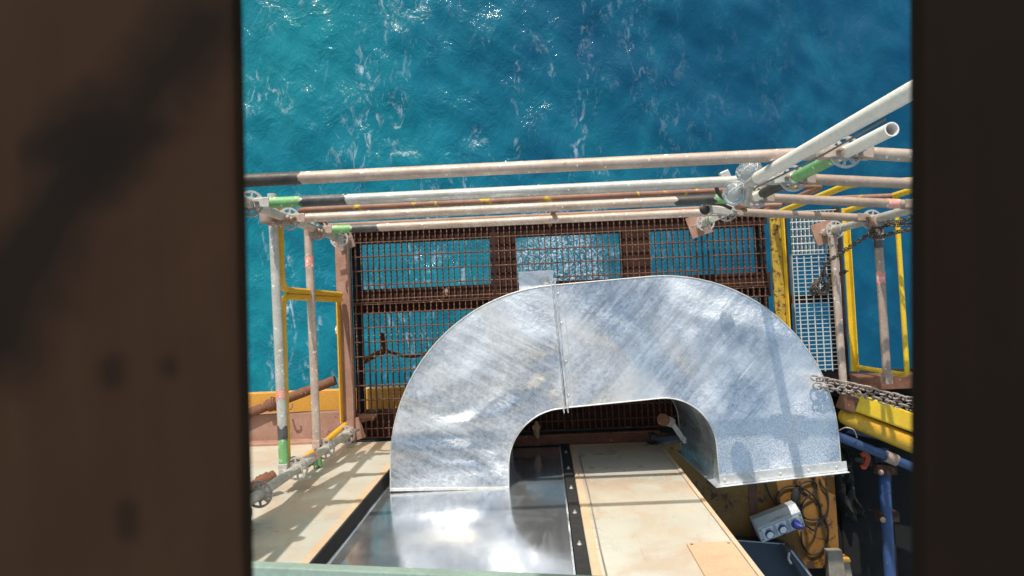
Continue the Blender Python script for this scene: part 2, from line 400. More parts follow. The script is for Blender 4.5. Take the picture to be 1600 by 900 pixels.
# ------------------------------------------------------------------ the sea
SEA = -21.0
def sea():
    def axis(lim, step, far):
        a = list(np.arange(-lim, lim + 1e-6, step)); s = step; x = lim; out = []
        while x < far:
            s *= 1.5; x += s; out.append(x)
        return np.array([-q for q in out[::-1]] + a + out)
    X = axis(22, .13, 4500); Y = axis(14, .13, 4500)
    gx, gy = np.meshgrid(X, Y)
    rng = np.random.RandomState(3); z = np.zeros_like(gx)
    for i in range(70):
        lam = 10 ** rng.uniform(math.log10(.55), math.log10(9)); th = rng.normal(math.radians(15), .75)
        amp = .0048 * lam ** .9
        ph = rng.uniform(0, 6.28); kx, ky = math.cos(th) * 6.283 / lam, math.sin(th) * 6.283 / lam
        q = kx * gx + ky * gy + ph
        z += amp * (np.exp(np.sin(q) * .8) - 1.15)
    z *= np.exp(-(np.maximum(np.abs(gx) - 24, 0) + np.maximum(np.abs(gy) - 16, 0)) / 14)
    n, m = gx.shape
    vs = np.stack([gx, gy, z + SEA], -1).reshape(-1, 3)
    idx = np.arange(n * m).reshape(n, m)
    fs = np.stack([idx[:-1, :-1], idx[:-1, 1:], idx[1:, 1:], idx[1:, :-1]], -1).reshape(-1, 4)
    me = bpy.data.meshes.new('sea'); me.vertices.add(len(vs)); me.vertices.foreach_set('co', vs.ravel())
    me.loops.add(fs.size); me.loops.foreach_set('vertex_index', fs.ravel())
    me.polygons.add(len(fs)); me.polygons.foreach_set('loop_start', np.arange(0, fs.size, 4)); me.polygons.foreach_set('use_smooth', np.ones(len(fs), bool))
    me.update(); me.validate()
    k = NT('sea_water')
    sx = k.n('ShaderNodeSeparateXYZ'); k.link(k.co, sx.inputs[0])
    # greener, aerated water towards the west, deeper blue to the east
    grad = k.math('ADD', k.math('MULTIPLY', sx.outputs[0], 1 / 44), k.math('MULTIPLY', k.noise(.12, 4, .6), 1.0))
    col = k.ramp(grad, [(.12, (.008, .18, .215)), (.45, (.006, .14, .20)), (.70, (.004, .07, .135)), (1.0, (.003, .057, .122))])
    cl = k.ramp(k.noise(.42, 6, .62, stretch=(1, .7, 1), dist=1.2), [(.50, 0.0), (.75, .22)])
    col = k.mix(cl, col, (.02, .25, .33))
    dk = k.ramp(k.noise(.8, 5, .6, dist=1.0), [(.56, 0.0), (.78, .34)])
    col = k.mix(dk, col, (.003, .12, .16))
    # sun glints and froth painted white: broken streaks, in patches, running north to south
    patch = k.ramp(k.noise(.26, 4, .6, stretch=(1.7, .5, 1), dist=1.0), [(.50, 0.0), (.62, 1.0)])
    west = k.ramp(k.math('MULTIPLY_ADD', sx.outputs[0], 1 / 40), [(.0, 1.0), (1.0, 0.0)])
    wn = k.t.nodes[-1]
    grd2 = k.math('ADD', k.math('MULTIPLY', sx.outputs[0], 1 / 36), .5)
    west = k.ramp(grd2, [(.0, 1.0), (.52, .8), (.66, .18), (.9, .0)])
    fil = k.ramp(k.noise(2.4, 8, .72, stretch=(1.0, .5, 1), dist=1.6), [(.525, 0.0), (.66, 1.0)])
    glint_foam = k.math('MULTIPLY', k.math('MULTIPLY', patch, fil), west)
    # churned white water under the middle of the platform
    ds = k.n('ShaderNodeVectorMath', operation='DISTANCE'); k.link(k.co, ds.inputs[0]); ds.inputs[1].default_value = (1.5, 1.9, SEA)
    near = k.ramp(k.math('ADD', k.math('MULTIPLY', ds.outputs['Value'], .36), k.math('MULTIPLY', k.math('SUBTRACT', k.noise(.8, 4, .6), .5), 1.6)), [(.45, 1.0), (.8, 0.0)])
    ch = k.math('MULTIPLY', near, k.ramp(k.noise(6.5, 6, .75, dist=2.0), [(.49, 0.0), (.62, .9)]))
    st_ = k.n('ShaderNodeVectorMath', operation='DISTANCE')
    ft = k.math('MAXIMUM', k.math('MULTIPLY', glint_foam, .55), ch, clamp=True)
    col = k.mix(ft, col, (.78, .80, .86))
    k.set('Base Color', col)
    k.set('Roughness', k.math('ADD', k.math('MULTIPLY', ft, .5), .09)); k.set('IOR', 1.33)
    h = k.math('ADD', k.math('MULTIPLY', k.noise(1.1, 6, .62, stretch=(1, .65, 1), dist=.6), 1.0), k.math('MULTIPLY', k.noise(4.0, 4, .6, dist=.8), .15))
    k.bump(h, .75, .17)
    calm = k.ramp(grd2, [(.0, .95), (.5, .75), (.75, .35), (1.0, .3)])
    k.link(calm, [q for q in k.t.nodes if q.type == 'BUMP'][0].inputs['Strength'])
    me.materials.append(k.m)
    o = bpy.data.objects.new('sea', me); C.objects.link(o); o['kind'] = 'structure'
sea()

# ------------------------------------------------------------------ module wall with its cover sheet
wall = thing('module_wall', 'cream panelled module wall with a polished metal cover sheet and black bolted joint strip', 'wall', WP0)
def wquad(name, m, s0, s1, t0, t1, n0, n1, bevel=0.0, parent=None, edge=None):
    mb = MB()
    mb.hexa([WPT(s0, t0, n0), WPT(s1, t0, n0), WPT(s1, t0, n1), WPT(s0, t0, n1), WPT(s0, t1, n0), WPT(s1, t1, n0), WPT(s1, t1, n1), WPT(s0, t1, n1)])
    return mb.build(name, m, parent or wall, bevel)
TT = 3.7
wquad('backing_wall', M['dark_void'], -3.4, .84, -2.5, TT, -.14, -.03)
LP = .075                                   # the left-hand panel stands proud of the rest
pl = wquad('cladding_panel', M['cream'], -3.4, -.803, 0.004, TT, -.028, LP, .004)
pl['label'] = 'cream panel left of the metal sheet, crossed by scaffold shadows'
wquad('edge_trim', M['tan_edge'], -.842, -.8035, 0.006, TT, LP, LP + .0025, .001)
wquad('gasket', M['dark_void'], -.8027, -.7935, 0.004, TT, -.028, LP - .002, .002)
wquad('cover_sheet', M['sheet'], -.790, .2, .055, TT, -.028, .0)
mb = MB()
for a, b in (((-.7905, .055), (-.7905, TT)), ((.2005, .055), (.2005, TT))):
    mb.bar(WPT(*a, .003), WPT(*b, .003), .007, .006, up=WN)
mb.build('sheet_edge', M['galv'], wall)
js = wquad('joint_strip', M['black_rubber'], .2085, .259, 0.004, TT, -.028, .012)
for i in range(12):
    t = .28 + i * .395
    if t > TT - .1: break
    mb = MB(); c = WPT(.234, t, .012)
    mb.lathe([(.012, 0), (.012, .003), (.008, .003), (.008, .009), (.004, .010)], c, WN, 6)
    mb.lathe([(.004, .009), (.004, .016)], c, WN, 8)
    mb.build('bolt', M['rim_grey'], js)
pr = wquad('cladding_panel', M['cream'], .264, .862, 0.004, TT, -.028, .0, .004)
pr['label'] = 'cream panel right of the black strip, with a buff hatch'
wquad('corner_trim', M['tan_edge'], .8625, .884, 0.004, TT, -.05, .006, .003)
wquad('edge_stain_strip', M['tan_edge'], .268, .303, 0.01, TT, .0003, .0018)
ht = wquad('hatch_board', M['hatch'], .672, .858, 1.868, 2.75, .0005, .007, .002)
for s, t in ((.69, 1.89), (.84, 1.89), (.69, 2.3), (.84, 2.3)):
    mb = MB(); mb.lathe([(.006, 0), (.006, .003), (.003, .004)], WPT(s, t, .007), WN, 8); mb.build('screw', M['cast_dirty'], ht)
mb = MB(); mb.tube([WPT(.318, .35, .004), WPT(.322, 1.2, .005), WPT(.317, 1.9, .004), WPT(.322, 2.8, .005)], .0035, 6)
mb.build('surface_wire', M['plank_grey'], wall)
mb = MB(); mb.box((-.0, -.885, -.035), (1.78, .07, .10)); mb.build('sill_ledge', M['rust'], wall, .004)

# ------------------------------------------------------------------ platform steelwork
frame = thing('platform_framing', 'deep rust brown beams carrying the dark floor grating over the sea', 'framework', (0, -.12, -.05))
def beam(x0, x1, y0, y1, z0, z1, mat='rust_beam', name='beam', parent=None, bevel=.003):
    mb = MB(); mb.box(((x0 + x1) / 2, (y0 + y1) / 2, (z0 + z1) / 2), (x1 - x0, y1 - y0, z1 - z0))
    return mb.build(name, M[mat], parent or frame, bevel)
XL, XR, YF, YN = -1.205, 1.70, .665, -.83
def ix(px, py, z): return at(px, py, z).x
def iy(px, py, z): return at(px, py, z).y
zb, zt = -.22, -.036
yb = [(iy(800, 372, zb), YF), (iy(800, 480, zt), iy(800, 444, zb)), (YN, iy(800, 636, zt))]
for y0, y1 in yb: beam(XL, XR + .02, y0, y1, zb, zt)
xb = [(XL, ix(564, 420, zb)), (ix(766, 410, zt), ix(807, 410, zb)), (ix(968, 400, zb), ix(1015, 400, zt)), (ix(1180, 400, zb), XR)]
for x0, x1 in xb:
    beam(x0, x1, yb[1][1] + .001, yb[0][0] - .001, zb + .002, zt - .002)
    beam(x0, x1, yb[2][1] + .001, yb[1][0] - .001, zb + .002, zt - .002)
lower = [(-1.8, 2.6, -.60, -.50, -.62, -.42, 'yellow_orange')]
# rusted edge plate along the west side and a flat bar
mb = MB(); mb.box((-1.262, -.13, -.03), (.10, 1.44, .05)); mb.box((-1.214, -.13, -.01), (.008, 1.44, .09))
mb.build('edge_plate', M['rust_pink'], frame, .004)

grid_bar_mesh = {}
def serrated(length, along, th=.0062, dp=.034, teeth=.014, amp=.004):
    """a bearing bar with a saw-toothed top, centred on its middle, top at z = 0"""
    n = int(length / teeth); mb = MB(); vs = []
    for i in range(n + 1):
        p = -length / 2 + length * i / n; z = 0.0 if i % 2 else -amp
        for s in (-th / 2, th / 2):
            vs.append((p, s, z)); vs.append((p, s, -dp))
    fs = []
    for i in range(n):
        a = i * 4; b = a + 4
        fs += [(a, b, b + 2, a + 2), (a + 1, a + 3, b + 3, b + 1), (a, a + 1, b + 1, b), (a + 2, b + 2, b + 3, a + 3)]
    fs += [(0, 2, 3, 1), (n * 4, n * 4 + 1, n * 4 + 3, n * 4 + 2)]
    if along == 'y': vs = [(-y, x, z) for x, y, z in vs]
    mb.add(vs, fs); return mb
def rod(length, along, r=.0046):
    mb = MB(); h = length / 2
    a, b = ((-h, 0, -r), (h, 0, -r)) if along == 'x' else ((0, -h, -r), (0, h, -r))
    mb.tube([a, b], r, 6); return mb
def grating(name, label, x0, x1, y0, y1, z, bearing='y', pitch=.0405, cross=.1, mat='rust_bar', th=.0062, band=True, phase=.5):
    g = thing(name, label, 'grating', ((x0 + x1) / 2, (y0 + y1) / 2, z), 'floor gratings of the platform')
    bl, cl = (y1 - y0, x1 - x0) if bearing == 'y' else (x1 - x0, y1 - y0)
    bm = serrated(bl - .012, bearing, th).mesh('bearing_bar', M[mat]); cm = rod(cl - .012, 'x' if bearing == 'y' else 'y').mesh('cross_rod', M[mat])
    nb = int(round((cl - .02) / pitch)); nc = int(round((bl) / cross))
    for i in range(nb):
        p = pitch * (i - (nb - 1) / 2)
        loc = ((x0 + x1) / 2 + p, (y0 + y1) / 2, z) if bearing == 'y' else ((x0 + x1) / 2, (y0 + y1) / 2 + p, z)
        piece('bearing_bar', bm, g, Vector(loc) + Vector((random.uniform(-.0008, .0008), 0, random.uniform(-.001, .0005))))
    for i in range(nc):
        p = cross * (i - (nc - 1) / 2)
        loc = ((x0 + x1) / 2, (y0 + y1) / 2 + p, z - .0012) if bearing == 'y' else ((x0 + x1) / 2 + p, (y0 + y1) / 2, z - .0012)
        piece('cross_rod', cm, g, loc)
    for sgn in (-1, 1):
        mb = MB()
        if bearing == 'y': mb.box(((x0 + x1) / 2, (y0 + y1) / 2 + sgn * (bl / 2 - .003), z - .0155), (cl - .001, .005, .031))
        else: mb.box(((x0 + x1) / 2 + sgn * (bl / 2 - .003), (y0 + y1) / 2, z - .0155), (.005, cl - .001, .031))
        mb.build('banding_bar', M[mat], g)
    return g
ym = iy(768, 466, 0); xs = ix(771, 420, 0); xs2 = ix(887, 660, 0)
grating('floor_grating', 'rusty floor grating in the far left corner of the platform by the twin yellow loops', XL + .005, xs - .003, ym + .003, YF - .004, 0)
grating('floor_grating', 'rusty floor grating behind the top of the duct bend, reaching the yellow plate', xs + .003, XR - .002, ym + .003, YF - .004, 0)
grating('floor_grating', 'rusty floor grating under the left half of the duct, by the wall', XL + .005, xs2 - .003, YN + .004, ym - .003, 0)
grating('floor_grating', 'rusty floor grating under the right half of the duct, by the wall', xs2 + .003, XR - .002, YN + .004, ym - .003, 0)

# yellow peeling plate, then the pale galvanised gratings
t = thing('kick_plate', 'peeling yellow flat plate between the dark and the pale gratings', 'plate', (1.765, .2, 0))
mb = MB(); mb.box((1.765, -.05, -.02), (.070, 1.26, .03)); mb.build('flat_bar', M['yellow_peel'], t, .003)
mb = MB(); mb.box((1.808, -.05, .0), (.008, 1.262, .075)); mb.build('upstand', M['yellow_clean'], t, .001)
gx0, gx1 = 1.86, 2.185
gy = iy(1268, 398, 0)
grating('galvanised_grating', 'pale galvanised grating strip nearest the sea, bars running out to sea', gx0, gx1, gy + .002, .62, .0, 'y', .0285, .05, 'galv_bar', .0046)
grating('galvanised_grating', 'pale galvanised grating below the chain knot, close bars running sideways', gx0, gx1, -.50, gy - .002, .0, 'x', .0285, .05, 'galv_bar', .0046)
fr2 = thing('side_framing', 'dark rusty beams carrying the pale galvanised grating', 'framework', (2.0, 0, -.05))
beam(1.815, 1.857, -.55, .64, -.2, -.04, parent=fr2); beam(2.19, 2.225, -.55, .64, -.2, -.034, parent=fr2)
y0 = iy(1268, 466, -.04); beam(1.858, 2.189, y0 - .03, y0 + .03, -.16, -.034, parent=fr2)
beam(1.858, 2.189, -.56, -.505, -.16, -.034, parent=fr2)
beam(2.226, 3.4, -.64, -.545, -.22, -.03, 'rust', parent=fr2)

# ------------------------------------------------------------------ edge beams on the west side
t = thing('edge_beam', 'orange yellow edge beam running left above the sea beside the cream wall', 'beam', (-1.8, -.68, -.4))
yA, yB = iy(460, 612, -.42), iy(460, 645, -.42)
mb = MB(); mb.box((-.9, (yA + yB) / 2, -.47), (5.0, yA - yB, .10)); mb.build('top_flange', M['yellow_orange'], t, .004)
mb = MB(); mb.box((-.9, (yA + yB) / 2 - .02, -.72), (5.0, .04, .398)); mb.build('web', M['yellow_orange'], t)
t = thing('wall_channel', 'rust pink channel along the foot of the cream wall at the left', 'beam', (-2, -.8, -.1))
yC = iy(460, 646, -.12); yD = iy(460, 690, -.02)
mb = MB(); mb.box((-2.33, (yC - .86) / 2, -.17), (2.1, yC + .86, .1)); mb.build('flange', M['rust_pink'], t, .004)
mb = MB(); mb.box((-2.33, yD - .03, -.055), (2.12, .06, .13)); mb.build('kerb', M['rust_pink'], t, .004)

# ------------------------------------------------------------------ scaffold
R_T = .02415
def rosette_mesh():
    mb = MB(); n = 32; hgt = .0045
    def ring(r0, r1, z0, z1):
        vs = []; fs = []
        for k in range(n):
            c, s = math.cos(2 * math.pi * k / n), math.sin(2 * math.pi * k / n)
            vs += [(r0 * c, r0 * s, z0), (r1 * c, r1 * s, z0), (r1 * c, r1 * s, z1), (r0 * c, r0 * s, z1)]
        for k in range(n):
            a = k * 4; b = ((k + 1) % n) * 4
            fs += [(a, a + 1, b + 1, b)[::-1], (a + 1, a + 2, b + 2, b + 1)[::-1], (a + 2, a + 3, b + 3, b + 2)[::-1], (a + 3, a, b, b + 3)[::-1]]
        mb.add(vs, fs)
    ring(.051, .061, -hgt, hgt); ring(.0245, .033, -hgt - .002, hgt + .002)
    for k in range(8):
        a = math.pi / 8 + k * math.pi / 4; wd = .009 if k % 2 else .014
        rot = Matrix.Rotation(a, 3, 'Z'); mb.box(rot @ Vector((.042, 0, 0)), (.021, wd, hgt * 1.8), rot)
    return mb.mesh('rosette', M['cast'])
ROS = rosette_mesh()
def band(parent, a, b, mat, r=R_T + .0012, name='paint_band', n=18):
    a, b = Vector(a), Vector(b); d = (b - a).normalized()
    mb = MB(); mb.tube([a, lerp(a, b, .3), lerp(a, b, .7), b], r, n, caps=False)
    for e in (0, 3):                        # brushed-on paint never ends in a clean ring
        for k in range(n):
            j = (random.uniform(-.007, .007) + .006 * math.sin(k * 1.1 + e)) if name == 'paint_band' else 0
            mb.v[e * n + k] = tuple(Vector(mb.v[e * n + k]) + d * j)
    return mb.build(name, M[mat], parent)
def standard(label, x, y, z0, z1, levels, mat, bands=(), ros_rot=.2, plate_rot=.3, plate='rust_pink', psize=.15):
    t = thing('scaffold_standard', label, 'scaffold post', (x, y, 0), 'upright scaffold standards')
    mb = MB(); mb.tube([(x, y, z0), (x, y, z1)], R_T, 20, hollow=.82); mb.build('tube', M[mat], t)
    for z in levels:
        piece('rosette', ROS, t, (x, y, z), ros_rot)
    mb = MB(); mb.tube([(x, y, z0 + .14), (x, y, z0 + .30)], R_T + .0045, 18); mb.build('base_collar', M['cast'], t)
    mb = MB(); rot = Matrix.Rotation(plate_rot, 3, 'Z'); mb.box((x, y, z0 + .006), (psize, psize, .008), rot); mb.build('base_plate', M[plate], t, .002)
    mb = MB(); mb.lathe([(.034, 0), (.034, .03), (.024, .032)], (x, y, z0 + .09), (0, 0, 1), 10)
    mb.bar((x - .075, y - .02, z0 + .105), (x + .075, y + .02, z0 + .105), .016, .016); mb.build('jack_nut', M['cast_dirty'], t, .002)
    for za, zb_, m in bands: band(t, (x, y, za), (x, y, zb_), m)
    return t
XA, XB, XC, YR, YQ = -1.23, 1.235, 2.09, .55, -.765
LV = [.17, .65, 1.15, 1.65, 2.15]
standard('grey scaffold post rising from the far left corner of the rusty grating', XA, YR, .0, 3.3, LV + [2.65], 'tube_grey', [(.2, .32, 'green'), (.85, .9, 'red_tape')], plate='cast_dirty', psize=.11)
standard('scaffold post with a bright green length and open white top, in front of the sea', XB, YR, .0, 2.47, LV, 'tube_white',
         [(.28, .34, 'green'), (1.27, 1.60, 'tube_dark'), (1.69, 2.10, 'green')])
standard('greenish grey scaffold post wrapped by the dark chain', XC, YR - .09, .0, 2.7, [.17, .65, 1.15], 'tube_grey', [])
standard('grey scaffold post standing close to the cream wall at the left', XA, YQ, .0, 3.3, LV + [2.65], 'tube_grey', [(.2, .30, 'green'), (.86, .9, 'red_tape')], .5)

def head(parent, p, d, mat='cast'):
    """wedge head of a ledger: jaw round the rosette and the wedge driven through"""
    p = Vector(p); d = Vector(d).normalized(); mb = MB()
    s = d.cross(Vector((0, 0, 1))).normalized()
    rot = Matrix((d, -s, Vector((0, 0, 1)))).transposed()
    mb.box(p - d * .004 + Vector((0, 0, .017)), (.045, .042, .02), rot); mb.box(p - d * .004 - Vector((0, 0, .017)), (.045, .042, .02), rot)
    mb.box(p + d * .028, (.03, .046, .052), rot)
    o = mb.build('ledger_head', M[mat], parent, .003)
    mb = MB(); mb.box(p - d * .010 + Vector((0, 0, .012)), (.02, .006, .085), rot); mb.build('wedge', M['cast_dirty'], o)
def ledger(label, a, b, mat, bands=(), heads=(True, True), r=R_T, headmat=None, group='horizontal scaffold ledgers'):
    a, b = Vector(a), Vector(b); d = (b - a).normalized(); headmat = headmat or mat
    t = thing('scaffold_ledger', label, 'scaffold tube', (a + b) / 2, group)
    a2 = a + d * (.085 if heads[0] else 0); b2 = b - d * (.085 if heads[1] else 0)
    mb = MB(); mb.tube([a2, b2], r, 20, hollow=.82); mb.build('tube', M[mat], t)
    if heads[0]: head(t, a + d * .05, d, headmat)
    if heads[1]: head(t, b - d * .05, -d, headmat)
    L = (b - a).length
    for f0, f1, m in bands:
        band(t, lerp(a, b, f0 / L), lerp(a, b, f1 / L), m, r + .0012)
    return t
z1, z2, z3, z4 = LV[4], LV[3], LV[2], LV[1]
ledger('topmost and nearest long beige rail with a dark left end, spanning the whole platform', (XA, YR, z1), (XB, YR, z1), 'tube_beige', [(.086, .395, 'tube_dark')])
ledger('short pale rail continuing the topmost rail to the right edge', (XB, YR, z1), (XC, YR - .09, z1), 'tube_beige')
ledger('second long rail, grey, with a green band and dark band at its left end', (XA, YR, z2), (XB, YR, z2), 'tube_grey', [(.085, .235, 'green'), (.235, .44, 'black_band')])
ledger('short pinkish brown rail right of the green post length, above the yellow railing', (XB, YR, z2), (XC, YR - .08, z2), 'tube_brown')
ledger('third long rail, pinkish beige, dark and green at its right end', (XA, YR, z3), (XB, YR, z3), 'tube_beige', [(2.045, 2.25, 'tube_dark'), (2.25, 2.38, 'green')])
ledger('short brown rail with a worn orange mark between two yellow struts', (XB, YR, z3), (XC, YR - .08, z3), 'tube_brown', [(.68, .74, 'red_tape')])
ledger('lowest long rail just over the grating edge, beige with green left end', (XA, YR, z4), (XB, YR, z4), 'tube_beige', [(.086, .21, 'green'), (.21, .37, 'black_band')])
ledger('short brown rail above the pale galvanised grating', (XB, YR, z4), (XC, YR - .08, z4), 'tube_brown')
# ledgers that run from the far row back to the wall
def px_ledger(label, p0, p1, z, mat, bands=(), heads=(False, True), group='scaffold tubes running back to the wall'):
    a, b = at(*p0, z), at(*p1, z)
    return ledger(label, a, b, mat, bands, heads, group=group)
px_ledger('pale tube at the far left running back to the wall, green near end', (425, 303), (445, 752), z3 + .02, 'tube_grey', [(1.03, 1.075, 'red_tape'), (1.225, 1.29, 'black_band'), (1.29, 1.41, 'green')])
px_ledger('pinkish grey tube between the far left tube and the rusty grating', (481, 352), (496, 712), z4 + .02, 'tube_beige', [(.19, .25, 'red_tape'), (1.32, 1.37, 'black_band'), (1.37, 1.44, 'green')])
px_ledger('pink beige tube along the right side of the pale grating', (1300, 362), (1318, 604), .16, 'tube_beige', heads=(True, False))
px_ledger('upright-looking brown tube between the two yellow rails at the right, with an orange mark', (1371, 352), (1387, 606), z4 - .03, 'tube_brown', [(.28, .35, 'red_tape'), (.075, .14, 'black_band')], heads=(True, True))
# unseen boards added at the left bay as shadow casters, above the two short tubes; their shadows cross the cream panel
for z, lab in ((1.75, 'lowest'), (2.10, 'second lowest'), (2.41, 'second highest'), (2.72, 'highest')):
    t = thing('shadow_board', 'weathered unseen board added on edge at the left scaffold bay to cast shade, %s of four' % lab, 'board', (XA - .075, YR / 2, z), 'added shadow boards of the left bay')
    mb = MB(); mb.box((XA - .06, (YR + YQ) / 2, z), (.038, YR - YQ + .3, .225)); mb.build('board', M['plank_grey'], t, .004)
    for y in (YQ - .08, YR + .08):
        mb = MB(); mb.box((XA - .06, y, z), (.042, .03, .229)); mb.build('end_band', M['cast_dirty'], t, .001)
# couplers
def coupler(label, p, dirs, mat='cast_dirty', s=1.0):
    t = thing('tube_coupler', label, 'scaffold coupler', p)
    p = Vector(p)
    for i, d in enumerate(dirs):
        d = Vector(d).normalized(); mb = MB()
        mb.lathe([(.026 * s, -.025 * s), (.036 * s, -.025 * s), (.036 * s, .025 * s), (.026 * s, .025 * s)], p + Vector((0, 0, -.052 * s * i)), d, 12)
        mb.build('clamp_jaw', M[mat], t, .002)
        u = d.cross(Vector((0, 0, 1)));
        if u.length < .1: u = Vector((1, 0, 0))
        u.normalize(); mb = MB(); q = p + Vector((0, 0, -.052 * s * i)) + u * .04 * s
        mb.lathe([(.006, -.03 * s), (.006, .035 * s), (.012, .035 * s), (.012, .047 * s)], q, (u * .3 + Vector((0, 0, 1))), 8); mb.build('clamp_bolt', M['cast_dirty'], t)
    return t
coupler('brown coupler at the wall end of the tube with red tape, by the left post', at(452, 728, z3 - .02), [(0, 1, 0), (0, 0, 1)])
coupler('brown coupler on the left post between the two green-ended tubes', at(478, 722, .85), [(0, 0, 1)])
coupler('rusty coupler at the far left corner under the green rail end', at(417, 340, 1.3), [(0, 1, 0), (0, 0, 1)])
coupler('rusty coupler on the tube among the chain links at the right', at(1372, 345, .72), [(0, 0, 1), (1, 0, 0)])

coupler('dirty coupler on the far left post beside the first short tube', at(438, 342, 1.24), [(0, 0, 1), (0, 1, 0)])
coupler('dirty coupler on the far left post beside the second short tube', at(488, 362, .74), [(0, 0, 1), (0, 1, 0)])
coupler('grey coupler low on the post just below the clear lamps', at(1143, 326, .80), [(0, 0, 1), (1, 0, 0)], 'cast')
coupler('pinkish coupler where the post meets the third rail by the lamps', at(1160, 314, 1.06), [(0, 0, 1), (1, .3, 0)], 'rust_pink')
# white brace rising steeply towards the upper deck
a, b = at(1166, 288, 1.86), at(1470, 116, 3.06)
t = thing('scaffold_brace', 'thick white diagonal tube rising from the clear lamps to the upper right', 'scaffold tube', a)
dd = (b - a).normalized()
mb = MB(); mb.tube([a + dd * .12, b], R_T, 22, hollow=.82); mb.build('tube', M['tube_white'], t)
mb = MB(); mb.tube([a, a + dd * .06, a + dd * .13], [.012, .016, R_T], 14); mb.build('flattened_end', M['cast'], t)
mb = MB(); mb.tube([a + dd * .05 + Vector((.01, -.03, -.0)), a + dd * .6 + Vector((.018, -.036, 0)), a + dd * .95 + Vector((.015, -.03, 0))], .0035, 6); mb.build('safety_line', M['plank_grey'], t)

# twin clear lamps clamped beside the middle rosette
p = at(1171, 266, 1.86); q = at(1150, 300, 1.72)
t = thing('site_lamp', 'clear ribbed glass twin lamp with black hook, clamped where the white tube meets the rails', 'lamp', q)
def dome(c, d, r):
    prof = [(r * .55, -r * 1.0), (r * .9, -r * .86)]
    for i in range(7): prof.append((r * (1.02 if i % 2 else .93), -r * .7 + r * 1.15 * i / 6))
    prof += [(r * .8, r * .78), (r * .5, r * .98), (r * .12, r * 1.05)]
    mb = MB(); mb.lathe(prof, c, d, 20); return mb
for c, r in ((p, .047), (q, .05)):
    g = dome(c, Vector((.35, .5, .75)), r).build('glass_dome', M['glass'], t)
    mb = MB(); mb.lathe([(.010, -.04), (.016, -.02), (.018, .0), (.008, .02)], c, Vector((.35, .5, .75)), 10); mb.build('bulb', M['pale_plastic'], g)
    for k in range(3):
        mb = MB(); dv = Vector((.35, .5, .75)).normalized(); u = dv.cross(Vector((0, 0, 1))).normalized(); s = dv.cross(u)
        aa = k * math.pi / 3; e = u * math.cos(aa) + s * math.sin(aa)
        mb.tube([c + dv * r * 1.1 * math.sin(f) + e * r * 1.1 * math.cos(f) for f in [i * math.pi / 10 for i in range(11)]], .0026, 6); mb.build('guard_wire', M['cast'], g)
mb = MB(); mb.bar(p + Vector((.01, -.05, -.03)), q + Vector((.05, -.05, -.03)), .026, .03); mb.build('lamp_body', M['cast'], t, .006)
mb = MB(); hk = [at(x, y, 1.35) for x, y in ((1137, 312), (1126, 306), (1119, 292), (1121, 282), (1128, 280))]
mb.tube(smooth_path(hk, 5), [.010] * 21, 8); mb.build('hook', M['dark_cast'], t)
mb = MB(); mb.bar(at(1126, 278, 1.38), at(1140, 272, 1.38), .05, .03); mb.build('bracket', M['cast'], t, .005)
t = thing('tube_clamp', 'black and silver quick clamp beneath the clear lamps on the rails', 'clamp', at(1125, 326, .9))
mb = MB(); mb.bar(at(1100, 326, .9), at(1140, 331, .9), .045, .022); mb.build('jaw', M['cast'], t, .005)
mb = MB(); mb.lathe([(.028, -.004), (.032, 0), (.028, .004)], at(1101, 327, .93), (.2, .1, 1), 14); mb.build('lever_plate', M['dark_cast'], t)
mb = MB(); mb.tube([at(1105, 317, .95), at(1128, 319, .95), at(1143, 326, .95)], .010, 8); mb.build('lever', M['dark_cast'], t)
mb = MB(); mb.box(at(1108, 317, .93), (.035, .035, .03)); mb.build('swivel', M['cast'], t, .004)

# ------------------------------------------------------------------ yellow handrails
def rounded(pts, r=.09, n=6):
    pts = [Vector(p) for p in pts]; out = [pts[0]]
    for i in range(1, len(pts) - 1):
        a = (pts[i - 1] - pts[i]).normalized(); b = (pts[i + 1] - pts[i]).normalized()
        A = pts[i] + a * r; B = pts[i] + b * r
        for k in range(n + 1):
            t = k / n; out.append(A * (1 - t) ** 2 + pts[i] * 2 * t * (1 - t) + B * t * t)
    return out + [pts[-1]]
def handrail(label, pts, knee, mat, kmat=None, posts=(), toe=None, r=.0185, bend=.09):
    t = thing('handrail_panel', label, 'railing', pts[0], 'yellow handrails round the platform')
    mb = MB(); mb.tube(rounded(pts, bend), r, 14); mb.build('top_rail', M[mat], t)
    if knee: mb = MB(); mb.tube(knee, r * .85, 12); mb.build('knee_rail', M[kmat or mat], t)
    for a, b in posts: mb = MB(); mb.tube([a, b], r, 12); mb.build('post', M[mat], t)
    if toe: mb = MB(); mb.bar(toe[0], toe[1], .008, .1, up=(0, 0, 1)); mb.build('toe_plate', M[kmat or mat], t)
    return t
xh = -1.30
HR = 1.1
yj = iy(455, 452, HR); yj2 = iy(458, 462, HR)
xl = ix(442, 500, HR)
handrail('yellow handrail loop at the far left, nearest the open sea', [(-1.27, yj, .04), (xl, yj, HR), (xl, .62, HR)], [(-1.29, yj, .62), (-1.29, .6, .62)], 'yellow', 'yellow_worn')
handrail('yellow handrail loop at the left, between its neighbour loop and the cream wall', [(-1.27, yj2, .04), (xl, yj2, HR), (xl, -.80, HR), (-1.27, -.72, .04)], [(-1.29, yj2, .62), (-1.29, -.75, .62)], 'yellow', 'yellow', toe=((-1.292, yj2, .02), (-1.292, -.70, .02)))
yf = iy(800, 313, HR)
handrail('rusty handrail with traces of yellow along the far edge, behind the long rails', [(-1.21, yf, .04), (-1.21, yf, HR), (1.62, yf, HR), (1.62, yf, .04)], [(-1.2, yf - .012, .55), (1.6, yf - .012, .55)], 'yellow_worn', 'rust_pink', posts=[((.2, yf, .02), (.2, yf, HR - .01))], r=.016)
xr = 2.245
